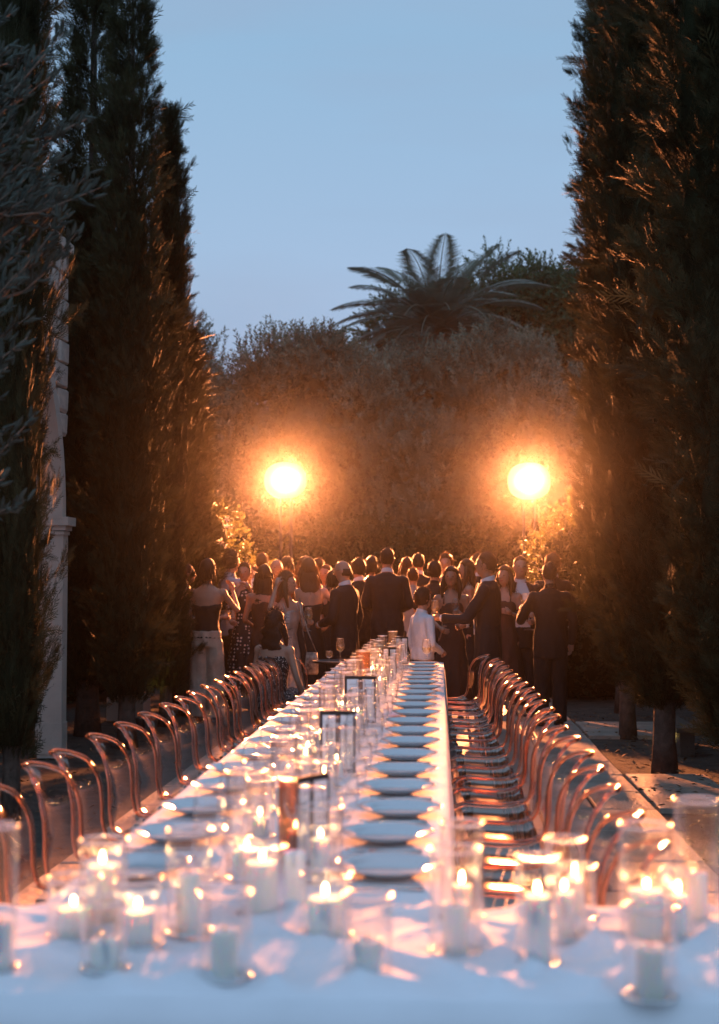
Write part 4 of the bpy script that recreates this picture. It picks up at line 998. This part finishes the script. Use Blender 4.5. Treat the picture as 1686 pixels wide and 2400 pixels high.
POSE = {'hang': ((.245, -.03, 1.15), (.25, .06, .90)), 'glass': ((.25, .02, 1.15), (.13, .27, 1.22)), 'low': ((.245, .0, 1.14), (.12, .24, 1.07)),
        'chin': ((.30, .14, 1.20), (.12, .24, 1.46)), 'hip': ((.43, -.06, 1.20), (.21, .06, 1.04)), 'up': ((.32, .12, 1.37), (.17, .04, 1.63)), 'out': ((.22, .16, 1.13), (.14, .42, 1.14)),
        'cross': ((.25, .03, 1.14), (-.03, .20, 1.12)), 'lap': ((.25, .0, 1.16), (.2, .25, 1.02))}
def person(label, px, ytop, Y, face=0, sex='f', outfit='dress', c1=None, c2=None, hair='long', hm=None, skin=None, L='hang', Rr='hang', hy=0, vox=.018, lean=0., hlen=.35, bare=True, seated=False, low=False, hgt=None, loc=None, neck_t=0, slim=1., group='guests standing with drinks', hem=.80):
    """face: 0 = back to the camera, 90 = looks left, 180 = looks at the camera"""
    top = onY(px, ytop, Y)
    S = (hgt or top.z) / 1.775
    sk = skin or M_skin; hm = hm or M_hd; male = sex == 'm'
    t = thing('person', label, 'person', (top.x, Y, 0), R(face), group); t.scale = (S, S, S)
    if loc: t.location = loc
    bw = (1.0 if male else .86) * slim
    dz = -.43 if seated else 0
    def U(x, y, z):   # upper body lean
        return (x, y + lean * (z - .95), z + dz)
    # ---- body
    b = MB()
    secs = [(0, 0, .84, .155 * bw, .10), (0, 0, .93, .172 * (bw if male else .92), .115), (0, 0, 1.04, .14 * bw, .098), (0, 0, 1.13, .135 * bw, .098), (0, .005, 1.26, .160 * bw, .112), (0, 0, 1.36, .182 * bw, .108), (0, -.005, 1.425, .180 * bw, .085), (0, -.005, 1.47, .10 * bw, .065), (0, .0, 1.50, .058, .058)]
    b.loft([(*U(s[0], s[1], s[2]), s[3], s[4]) for s in secs])
    b.tube([U(0, -.01, 1.46), U(0, .012, 1.60)], [.056 if male else .046] * 2, 12)
    HC = Vector(U(0, .02, 1.655)); MH = Matrix.Rotation(R(hy), 3, 'Z') @ Matrix.Rotation(-neck_t, 3, 'X')
    def hp(x, y, z): return HC + MH @ Vector((x, y, z))
    b.ell(HC, (.074, .093, .108), 16, 12, MH); b.ell(hp(0, .03, -.062), (.053, .058, .055), 12, 8, MH)
    b.tube([hp(0, .085, .012), hp(0, .108, -.022), hp(0, .092, -.032)], [.009, .015, .008], 7)
    b.ell(hp(0, .082, .028), (.045, .012, .010), 8, 6, MH)
    for s in (-1, 1): b.ell(hp(s * .076, -.005, -.008), (.010, .02, .032), 8, 6, MH)
    sh = .182 * bw
    arms = {}
    for s, ps in ((-1, L), (1, Rr)):
        e, w_ = POSE[ps] if isinstance(ps, str) else ps
        kx = bw + .02 if male else .92
        E = Vector(U(s * e[0] * kx, e[1], e[2])); W_ = Vector(U(s * w_[0] * kx, w_[1], w_[2])); Sh = Vector(U(s * sh, 0, 1.405))
        arms[s] = (Sh, E, W_)
        b.ell(Sh, (.055, .055, .055), 10, 7); a = .046 if male else .038
        b.tube([Sh, Sh.lerp(E, .35), E], [a * 1.12, a * 1.02, a * .82], 10); b.tube([E, E.lerp(W_, .3), W_], [a * .82, a * .85, a * .56], 10)
    if seated:
        hips = [Vector((s * .09, 0, .93 + dz)) for s in (-1, 1)]; legs = [(hips[k], Vector(((-.1, .1)[k], .42, .52)), Vector(((-.1, .1)[k], .44, .08))) for k in (0, 1)]
    else:
        legs = [(Vector((s * .085, 0, .88)), Vector((s * .095, .015, .48)), Vector((s * .10, -.02, .08))) for s in (-1, 1)]
    lg = 1.1 if male else .95
    for h_, k_, a_ in legs:
        b.tube([h_, h_.lerp(k_, .4), k_], [.085 * lg, .076 * lg, .054 * lg], 12); b.tube([k_, k_.lerp(a_, .3), a_], [.054 * lg, .055 * lg, .034 * lg], 10)
        b.tube([a_, a_ + Vector((0, .05, -.05)), a_ + Vector((0, .17, -.06))], [.035, .038, .025], 8)
    me = remesh(b, min(vox, .016), sk, 'body', 4)
    hb = MB()
    for s in (-1, 1):
        Sh, E, W_ = arms[s]; d = (W_ - E).normalized(); ps = L if s < 0 else Rr
        side = Vector((-s, 0, 0)); side = (side - d * side.dot(d)).normalized()       # towards the body = thumb side when hanging
        if abs(d.z) > .8: fw = Vector((0, 1, 0)); pn = side
        else: fw = Vector((0, 0, 1)); pn = side
        fw = (fw - d * fw.dot(d)).normalized(); pn = d.cross(fw).normalized() * (1 if d.cross(fw).dot(side) > 0 else -1)
        P0 = W_; P1 = W_ + d * .085
        hb.tube([P0 - d * .01, P0 + d * .04 + fw * .004, P1], [.024, .034, .030], 8)
        cur = .55 if ps == 'hang' else 1.25
        for q, ln in ((-.024, .06), (-.008, .072), (.008, .075), (.024, .068)):
            a0 = P1 - d * .012 + fw * q; d1 = (d + pn * cur * .35).normalized(); a1 = a0 + d1 * ln * .5; d2 = (d + pn * cur * 1.2).normalized(); a2 = a1 + d2 * ln * .33; d3 = (d * .4 + pn * cur * 1.6).normalized(); a3 = a2 + d3 * ln * .25
            hb.tube([a0, a1, a2, a3], [.0095, .009, .008, .006], 6)
        a0 = P0 + d * .03 + fw * .024; hb.tube([a0, a0 + fw * .022 + d * .02 + pn * .012, a0 + fw * .025 + d * .045 + pn * .03], [.012, .0105, .008], 6)
        arms[s] = (Sh, E, W_, P1 + pn * .03 + d * .01, d)
    me = append_raw(me, hb); link('body', me, t)
    # face details
    b = MB()
    for s in (-1, 1): b.ell(hp(s * .031, .082, .004), (.010, .007, .004), 8, 6, MH)
    link('eyes', b.mesh('eyes', M_eye), t)
    b = MB(); b.ell(hp(0, .084, -.058), (.021, .008, .006), 8, 6, MH); link('mouth', b.mesh('mouth', M_lip), t)
    # ---- hair
    hr = random.Random(int(px * 7 + ytop)); b = MB()
    if hair != 'bald':
        vol = {'short': 1.07, 'curly': 1.2, 'long': 1.12, 'longcurly': 1.22, 'bob': 1.16, 'thin': 1.04, 'bun': 1.08}[hair]
        M0 = MH; c = hp(0, -.014, .020)
        n0 = len(b.v); b.ell(c, (.078 * vol, .092 * vol, .098 * vol), 18, 12, M0)
        for i in range(n0, len(b.v)):      # cut the face free: push front-lower part in
            v = Vector(b.v[i]); q = MH.transposed() @ (v - HC)
            if q.y > .035 and q.z < .055: q.y = .035 - (.055 - q.z) * .25
            am = {'curly': .013, 'longcurly': .009, 'bald': 0}.get(hair, .007)
            q += Vector((noise.noise(q * 19), noise.noise(q * 19 + Vector((5, 0, 0))), noise.noise(q * 19 + Vector((0, 7, 0))))) * am
            b.v[i] = tuple(HC + MH @ q)
        if hair in ('long', 'longcurly'):
            wv = .02 if hair == 'longcurly' else .006
            secs = []
            for k in range(12):
                q = k / 11; z = .03 - hlen * q
                secs.append((.0 + wv * math.sin(k * 2.1 + px), -.045 - .035 * min(1, q * 2) + .01 * math.sin(k * 1.7), z, (.080 + .030 * min(1, q * 2.2)) * (1 - .35 * q * q) * (1.12 if hair == 'longcurly' else 1), .048 * (1 - .45 * q)))
            n0 = len(b.v); b.loft(secs, 16)
            for i in range(n0, len(b.v)):
                v = Vector(b.v[i]); v += Vector((1, 1, 0)) * .012 * noise.noise(v * 25 + Vector((px, 0, 0))); b.v[i] = tuple(HC + MH @ v)
            for s in (-1, 1):   # locks at both sides falling to the front
                pts = [hp(s * .07, .0, .03), hp(s * .092, .005, -.06), hp(s * .105, .02, -.13), hp(s * .095, .045, -.13 - hlen * .35)]
                b.tube(pts, [.028, .030, .027, .010], 9)
        if hair == 'bob':
            b.loft([(*(hp(0, -.03, .02)), .086, .078), (*(hp(0, -.025, -.05)), .092, .075), (*(hp(0, -.025, -.105)), .082, .062)], 16)
        if hair == 'bun': b.ell(hp(0, -.12, .03), (.042, .042, .042), 12, 8)
        hmsh = b.mesh('hair', hm)
        # strands
        Vs = []; Qs = []; me_v = [Vector(v) for v in b.v]
        nst = {'short': 700, 'curly': 1000, 'long': 950, 'longcurly': 1300, 'bob': 750, 'thin': 200, 'bun': 350}[hair]
        hmsh.calc_loop_triangles()
        nrms = [vv.normal.copy() for vv in hmsh.vertices]
        for k in range(nst):
            i = hr.randrange(len(me_v)); P = me_v[i]; nn = nrms[i]
            if (MH.transposed() @ (P - HC)).y > .03 and (MH.transposed() @ (P - HC)).z < .05: continue
            long_ = hair in ('long', 'longcurly', 'bob')
            L_ = hr.uniform(.03, .07) if not long_ else hr.uniform(.06, .14)
            if hair in ('curly', 'longcurly'):
                d = (nn + Vector((hr.gauss(0, .7), hr.gauss(0, .7), hr.gauss(0, .7)))).normalized(); L_ *= .6; dr_ = Vector((hr.gauss(0, 1), hr.gauss(0, 1), hr.gauss(-.3, 1))) * .8
            elif long_: d = (nn * .35 + Vector((0, 0, -1)) + Vector((hr.gauss(0, .25), hr.gauss(0, .25), 0))).normalized(); dr_ = Vector((0, 0, -.3)) - nn * .2
            else: d = (nn * .55 + Vector((hr.gauss(0, .6), hr.gauss(0, .6), hr.gauss(-.1, .5)))).normalized(); dr_ = -nn * .5 + Vector((0, 0, -.3)); L_ *= .6
            P = P - nn * .004; P1 = P + d * L_ * .5; P2 = P1 + (d + dr_).normalized() * L_ * .5
            s_ = d.cross(Vector((hr.gauss(0, 1), hr.gauss(0, 1), .2))).normalized() * .0016
            n_ = len(Vs); Vs += [P - s_, P + s_, P1 + s_, P1 - s_, P2]; Qs += [(n_, n_ + 1, n_ + 2, n_ + 3), (n_ + 3, n_ + 2, n_ + 4)]
        b.add(Vs, Qs); link('hair', b.mesh('hair', hm), t); bpy.data.meshes.remove(hmsh)
    else:
        b.loft([(*(hp(0, -.022, -.065)), .066, .074), (*(hp(0, -.020, -.04)), .0765, .080), (*(hp(0, -.018, -.01)), .0755, .080), (*(hp(0, -.016, .015)), .070, .076)], 16); link('hair', b.mesh('hair', M_hb), t)
    # ---- clothes
    cv = vox
    def sleeves(b, r0, upto=1.0):
        for s in (-1, 1):
            Sh, E, W_ = arms[s][:3]
            b.ell(Sh, (r0 * 1.3, r0 * 1.25, r0 * 1.25), 10, 7)
            if upto >= .5: b.tube([Sh, Sh.lerp(E, .5), E], [r0 * 1.2, r0 * 1.12, r0], 10)
            else: b.tube([Sh, Sh.lerp(E, upto * 2)], [r0 * 1.2, r0 * 1.15], 10)
            if upto > .9: b.ell(E, (r0, r0, r0), 9, 6); b.tube([E, E.lerp(W_, .98)], [r0, r0 * .78], 10)
    c1 = c1 or C_black
    if outfit in ('suit', 'jacket_open'):
        b = MB(); z0 = .74 if not seated else .84
        b.loft([(*U(0, 0, z0), .192 * bw, .135), (*U(0, 0, .93), .190 * bw, .135), (*U(0, 0, 1.08), .166 * bw, .122), (*U(0, 0, 1.25), .185 * bw, .132), (*U(0, -.003, 1.37), .205 * bw, .122), (*U(0, -.012, 1.425), .198 * bw, .098), (*U(0, -.016, 1.47), .12 * bw, .080), (*U(0, -.018, 1.497), .072, .066)], 22)
        sleeves(b, .054); me = remesh(b, cv, c1, 'jacket', 5); link('jacket', me, t)
        b = MB(); cz = U(0, -.004, 1.49); b.loft([(*cz, .074, .072, -.25), (cz[0], cz[1] + .002, cz[2] + .042, .062, .066, -.35)], 18, cap=False)
        # shirt front between the lapels
        vw = .052 if outfit == 'suit' else .085
        for zz0, zz1, w0, w1 in ((1.475, 1.36, .05, vw), (1.36, 1.2, vw, vw * .8), (1.2, .98, vw * .8, .03 if outfit == 'suit' else .09)):
            q = []
            for zz, ww in ((zz0, w0), (zz1, w1)):
                yy = float(np.interp(zz, [.98, 1.2, 1.36, 1.475], [.134, .140, .127, .085]))
                q += [U(-ww, yy - .012, zz), U(0, yy + .004, zz), U(ww, yy - .012, zz)]
            b.add(q, [(0, 1, 4, 3), (1, 2, 5, 4)])
        for s in (-1, 1):
            Sh, E, W_ = arms[s][:3]; d = (W_ - E).normalized(); bc = MB(); bc.tube([W_ - d * .02, W_ + d * .008], [.036, .033], 10); link('cuff', bc.mesh('cuff', c2 or C_white), t)
        link('shirt', b.mesh('shirt', c2 or C_white), t)
        b = MB()
        for s in (-1, 1):
            q = []
            for zz, w0, w1 in ((1.48, .052, .085), (1.36, vw, vw + .055), (1.2, vw * .8, vw * .8 + .04), (1.04, vw * .5, vw * .5 + .008)):
                yy = float(np.interp(zz, [1.04, 1.2, 1.36, 1.475], [.134, .138, .126, .082])); q += [U(s * w0, yy + .008, zz), U(s * w1, yy - .002, zz)]
            b.add(q, [(0, 1, 3, 2), (2, 3, 5, 4), (4, 5, 7, 6)])
        link('lapels', b.mesh('lapels', c1), t)
        tc_ = C_black if c1 is C_black else C_suit
    elif outfit == 'shirt':
        b = MB(); b.loft([(*U(0, 0, hem), .185 * bw, .13), (*U(0, 0, hem + .09), .182 * bw, .128), (*U(0, 0, 1.08), .162 * bw, .118), (*U(0, 0, 1.25), .178 * bw, .127), (*U(0, 0, 1.37), .195 * bw, .117), (*U(0, -.006, 1.43), .188 * bw, .093), (*U(0, -.008, 1.475), .10, .072), (*U(0, -.008, 1.50), .066, .064)], 22)
        sleeves(b, .050, 1.0 if bare is not None and not low else .45); me = remesh(b, cv, c1, 'shirt', 4); link('shirt', me, t)
        b = MB(); cz = U(0, -.004, 1.485); b.loft([(*cz, .072, .070, -.2), (cz[0], cz[1], cz[2] + .035, .060, .063, -.3)], 18, cap=False); link('collar', b.mesh('collar', c1), t)
        tc_ = c2 or C_black
    else:
        zt = 1.36 if not low else 1.30
        tl = .25 if low else .06
        b = MB()
        if outfit == 'dress':
            if seated: b.loft([(*U(0, .05, .84), .20, .17), (*U(0, 0, .93), .185 * bw, .135)] + [(*U(0, 0, 1.05), .140 * bw, .108), (*U(0, 0, 1.13), .140 * bw, .106), (*U(0, .005, 1.25), .168 * bw, .122), (*U(0, .0, zt - .06), .178 * bw, .118, tl), (*U(0, .0, zt), .176 * bw, .112, tl)], 22)
            else: b.loft([(0, 0, .14 if hlen else .3, .25, .21), (0, 0, .45, .225, .185), (0, 0, .80, .195 * bw, .15), (0, 0, .93, .182 * bw, .128)] + [(*U(0, 0, 1.05), .145 * bw, .108), (*U(0, 0, 1.13), .140 * bw, .106), (*U(0, .005, 1.25), .168 * bw, .122), (*U(0, .0, zt - .06), .178 * bw, .118, tl), (*U(0, .0, zt), .176 * bw, .112, tl)], 22)
            if seated:
                for h_, k_, a_ in legs: b.tube([h_, k_, k_.lerp(a_, .5)], [.11, .095, .10], 10)
        else:
            b.loft([(*U(0, 0, .90), .176 * bw, .124), (*U(0, 0, 1.05), .145 * bw, .108), (*U(0, 0, 1.13), .140 * bw, .106), (*U(0, .005, 1.25), .168 * bw, .122), (*U(0, .0, zt - .06), .178 * bw, .118, tl), (*U(0, .0, zt), .176 * bw, .112, tl)], 22)
        if not bare: sleeves(b, .046, .4 if bare is False else 1); b.loft([(*U(0, 0, 1.34), .18 * bw, .115), (*U(0, -.003, 1.43), .17 * bw, .09), (*U(0, -.004, 1.465), .11 * bw, .07)], 20)
        me = remesh(b, cv, c1, 'dress' if outfit == 'dress' else 'top', 4)
        # ripple the skirt
        if outfit == 'dress':
            for v in me.vertices:
                z = v.co.z - dz
                if z < .85: a = math.atan2(v.co.y, v.co.x); k = (.85 - z) / .7 * .018 * math.sin(a * 9 + px); l_ = math.hypot(v.co.x, v.co.y) + 1e-6; v.co.x += v.co.x / l_ * k; v.co.y += v.co.y / l_ * k
        link('dress' if outfit == 'dress' else 'top', me, t)
        if bare and outfit == 'dress':
            b = MB()
            for s in (-1, 1): b.tube([U(s * .10 * bw, .105, zt - .01), U(s * .095 * bw, .06, 1.43), U(s * .09 * bw, -.03, 1.462), U(s * .08 * bw, -.095, zt - (.1 if low else .02))], [.008] * 4, 6)
            link('straps', b.mesh('straps', c1), t)
        tc_ = c2 if outfit != 'dress' else None
    if tc_ is not None:
        b = MB(); wide = 1.45 if (outfit == 'top' and not seated) else 1.0
        b.loft([(0, 0, .82 + dz, .175 * bw, .125), (0, 0, 1.0 + dz, .168 * bw, .118)], 20)
        for h_, k_, a_ in legs:
            b.tube([h_, h_.lerp(k_, .5), k_], [.098 * lg, .090 * lg * (1 + (wide - 1) * .3), .072 * lg * wide], 14); b.tube([k_, k_.lerp(a_, .5), a_ + Vector((0, 0, -.02))], [.072 * lg * wide, .066 * lg * wide * 1.1, .062 * lg * wide * 1.2], 14)
        link('trousers', remesh(b, cv, tc_, 'trousers', 4), t)
    b = MB()
    for h_, k_, a_ in legs: b.tube([a_ + Vector((0, -.045, -.045)), a_ + Vector((0, .03, -.04)), a_ + Vector((0, .12, -.052)), a_ + Vector((0, .195, -.06))], [.034, .042, .038, .018], 10)
    link('shoes', b.mesh('shoes', C_black), t)
    Mw = Matrix.Translation(t.location) @ Matrix.Rotation(R(face), 4, 'Z') @ Matrix.Scale(S, 4)
    return t, {s: Mw @ arms[s][3] for s in arms}, Mw
def held_glass(p, label, fill=True):
    g_ = glass_kind2((p.x, p.y, p.z - .085), label, fill); return g_

P1, h1, _ = person('woman in black half hidden by the cypress at far left, holding out a drink', 436, 1322, 15.4, -70, 'f', 'dress', C_black, hair='bun', hm=M_hb, L='low', Rr='out')
held_glass(h1[1], 'drink held out by the leftmost woman')
P2, h2, _ = person('bare-backed woman in a black strapless top and champagne wide trousers', 487, 1311, 14.5, -8, 'f', 'top', C_black, C_beige, 'bob', M_hd, L='low', Rr=((.34, .12, 1.20), (.22, .28, 1.44)), vox=.014, low=True, slim=1.12)
person('tall dark-haired man in a pale shirt turning right behind the bare-backed woman', 541, 1292, 16.4, -50, 'm', 'shirt', C_blue, C_black, 'curly', M_hd, L='glass', Rr='chin')
person('person in a black outfit with white polka dots facing the camera', 574, 1318, 16.0, 175, 'f', 'dress', C_dots, hair='short', hm=M_hb, L='chin', Rr='low', bare=False, skin=M_skin)
person('woman with very long dark straight hair seen from behind, at left', 620, 1324, 14.7, 10, 'f', 'dress', C_brown, hair='long', hm=M_hd, hlen=.58, L='low', Rr='low', skin=M_skind)
P6, h6, M6 = person('woman with long curly hair in a silvery satin dress looking right', 672, 1341, 13.2, -140, 'f', 'dress', C_satin, hair='longcurly', hm=M_hl, hlen=.38, L='glass', Rr='up', hy=35, vox=.014)
held_glass(h6[-1], 'clear drink in the hand of the curly-haired woman')
person('woman with long light hair in a low-backed black dress, hand on hip', 724, 1308, 14.4, 8, 'f', 'dress', C_black, hair='long', hm=M_hl, hlen=.42, L='low', Rr='hip', low=True, vox=.014, slim=1.05)
P9, h9, M9 = person('bald man with glasses in a dark suit looking left', 808, 1311, 14.3, 62, 'm', 'suit', C_suit, C_white, 'bald', L='low', Rr='hang', hy=12, neck_t=.25, vox=.014)
person('short-haired man at the back, second head beside the left floodlight', 615, 1297, 18.4, 0, 'm', 'suit', C_black, hair='short', hm=M_hb)
person('fair round head of a guest at the back between two dark-haired ones', 651, 1309, 17.6, 150, 'm', 'shirt', C_grey, hair='bald', hm=M_hl)
person('woman with straight dark hair at the back left of the mast shadow', 672, 1305, 18.4, -40, 'f', 'dress', C_black, hair='long', hm=M_hd, hlen=.25)
person('fair-haired guest glimpsed behind the long dark hair', 596, 1328, 16.9, 165, 'f', 'dress', C_brown, hair='short', hm=M_hl)
person('tall woman standing right behind the light-haired one', 716, 1304, 16.6, 10, 'f', 'dress', C_black, hair='long', hm=M_hl, hlen=.3)
person('man at the back whose crown shows right of the light-haired woman', 747, 1308, 18.3, 15, 'm', 'suit', C_black, hair='short', hm=M_hb)
person('grey-haired guest peeping out behind the light-haired woman', 765, 1323, 17.2, 160, 'm', 'shirt', C_grey, hair='thin', hm=M_hl)
person('woman in black in the gap left of the bald man', 783, 1336, 16.2, -20, 'f', 'dress', C_black, hair='bob', hm=M_hd, bare=False)
person('dark curly-haired man directly behind the bald man', 841, 1310, 17.2, 30, 'm', 'suit', C_black, hair='curly', hm=M_hd)
person('dark-haired woman far back left of the tall suited man', 872, 1304, 20.5, 0, 'f', 'dress', C_black, hair='bob', hm=M_hd)
person('tall man in a dark suit with his back to the camera, centre', 908, 1284, 16.4, -3, 'm', 'suit', C_suit, C_white, 'short', M_hd, L='low', Rr='low', vox=.014)
person('man with dark hair at the back right of the tall suited man', 981, 1297, 19.2, 0, 'm', 'suit', C_black, hair='short', hm=M_hd)
person('guest almost hidden between two heads at the back', 954, 1306, 20.3, 0, 'f', 'dress', C_black, hair='long', hm=M_hb)
person('child in a grey t-shirt seen from behind at the back', 968, 1331, 18.2, 0, 'm', 'shirt', C_grey, C_black, 'short', M_hb, slim=.82, low=True)
person('dark-haired man in a black t-shirt with his back turned beside the boy', 1019, 1316, 17.1, -15, 'm', 'shirt', C_black, C_black, 'curly', M_hd, L='low', Rr='low', low=True)
person('curly-haired man at the back facing the camera', 1046, 1299, 19.0, 170, 'm', 'shirt', C_brown, C_black, 'curly', M_hb)
person('curly-haired boy in an untucked white shirt at the far table end', 990, 1379, 13.1, -58, 'm', 'shirt', C_white, C_jean, 'curly', M_hb, L='hang', Rr=((.26, -.02, 1.13), (.08, .22, 1.02)), vox=.013, slim=.92, hem=.93)
P25, h25, _ = person('woman with long dark wavy hair in a dark dress facing the camera with a glass', 1058, 1328, 14.7, 178, 'f', 'dress', C_brown, hair='long', hm=M_hd, hlen=.38, L='glass', Rr='low', skin=M_skind, vox=.014, hy=-6)
held_glass(h25[-1] + Vector((0, 0, .02)), 'dark drink held by the woman facing the camera', False)
person('woman with long hair and a pale hairband looking left behind the large man', 1096, 1311, 16.4, 95, 'f', 'dress', C_black, hair='long', hm=M_hb, hlen=.42, L='low', Rr='glass')
P27, h27, _ = person('large man in a dark suit in profile holding out a wine glass', 1143, 1294, 13.3, 78, 'm', 'suit', C_suit, C_white, 'short', M_hd, L='out', Rr='low', skin=M_skind, vox=.013, slim=1.12)
held_glass(h27[-1] + Vector((0, 0, .03)), 'glowing wine glass in the hand of the large man in profile')
person('head showing just behind the large man in profile', 1121, 1299, 17.6, 20, 'm', 'suit', C_black, hair='curly', hm=M_hb)
person('smiling woman with reddish long hair right behind the large man', 1184, 1326, 15.4, 165, 'f', 'dress', C_brown, hair='long', hm=M_hb, hlen=.3, L='glass', Rr='low', hy=-15)
P29, h29, _ = person('man in an open dark jacket and white shirt facing the camera', 1219, 1303, 15.5, -172, 'm', 'jacket_open', C_suit, C_white, 'thin', M_hb, L='low', Rr='cross', vox=.014)
held_glass(h29[1], 'drink held by the man in the open jacket')
P30, h30, _ = person('man in black with his back turned beside the right cypress', 1289, 1319, 14.2, 12, 'm', 'suit', C_black, C_black, 'short', M_hd, L=((.30, .10, 1.15), (.24, .26, 1.25)), Rr='hang', vox=.014)
held_glass(h30[-1], 'lit amber drink held up by the man beside the right cypress')
person('guest with swept hair behind the man in black at far right', 1295, 1299, 17.0, 20, 'm', 'suit', C_black, hair='curly', hm=M_hb)
p = onY(1259, 1475, 15.2); 
t = thing('drinks_stand', 'slim black stand with a glass on it between two men at right', 'stand', (p.x, 15.2, 0))
b = MB(); b.lathe([(0, 0), (.16, 0), (.15, .02), (.02, .03), (.02, p.z - .02), (.14, p.z - .01), (.14, p.z), (0, p.z)], 20); link('stand', b.mesh('stand', M_metal), t)
glass_kind2((p.x, 15.2, p.z), 'glass standing on the slim black stand at right')
# seated woman
person('seated woman with long dark curly hair and black and white print dress', 628, 1437, 11.75, -28, 'f', 'dress', C_pat, hair='longcurly', hm=M_hd, hlen=.40, L='lap', Rr=((.27, .02, 1.14), (.27, .17, .93)), seated=True, hgt=1.17 / .758 * 1.0, vox=.013, bare=True, loc=(-1.37, 11.7, .02), slim=1.1, group='seated guest')
# handbag of the curly-haired woman
t = thing('handbag', 'small red floral shoulder bag hanging by a chain beside the curly-haired woman', 'bag', (0, 0, 0))
c = onY(731, 1551, 12.95); s_ = onY(702, 1402, 13.05)
b = MB(); b.loft([(c.x, c.y, c.z - .115, .05, .035), (c.x, c.y, c.z - .10, .062, .045), (c.x, c.y, c.z, .060, .04), (c.x, c.y, c.z + .085, .050, .022)], 18, pw=3); link('pouch', b.mesh('pouch', C_red), t)
b = MB(); b.tube([(c.x - .045, c.y, c.z + .08), ((c.x * .5 + s_.x * .5) - .02, c.y - .02, (c.z + s_.z) / 2), (s_.x, s_.y, s_.z)], .006, 6); b.tube([(c.x + .045, c.y, c.z + .08), ((c.x * .5 + s_.x * .5) + .02, c.y, (c.z + s_.z) / 2), (s_.x, s_.y, s_.z)], .006, 6); link('strap', b.mesh('strap', C_red), t)
# spectacles of the bald man, white hairband
b = MB()
for s in (-1, 1): b.ring([(s * .033 + .026 * math.cos(a), .103, .006 + .02 * math.sin(a)) for a in [k * math.pi / 6 for k in range(12)]], .0022, 5); b.tube([(s * .058, .10, .008), (s * .080, .0, .008)], .0022, 5)
b.tube([(-.008, .106, .01), (.008, .106, .01)], .002, 5)
o = link('spectacles', b.mesh('spectacles', M_black)); o.parent = P9; o.location = (0, .02, 1.655); o.rotation_euler = (-.25, 0, R(12))

# ------------------------------------------------------------------ haze
b = MB(); b.box((0, 27, 5.4), (96, 88, 12.9))
hz = link('haze', b.mesh('haze', None, False)); hz['kind'] = 'stuff'
mh = bpy.data.materials.new('haze'); mh.use_nodes = True; nt = mh.node_tree; nt.nodes.clear()
o = N(nt, 'ShaderNodeOutputMaterial'); v = N(nt, 'ShaderNodeVolumePrincipled'); v.inputs['Color'].default_value = (.95, .93, .9, 1); v.inputs['Density'].default_value = .00016; v.inputs['Anisotropy'].default_value = .972
nt.links.new(v.outputs[0], o.inputs['Volume']); hz.data.materials.append(mh)
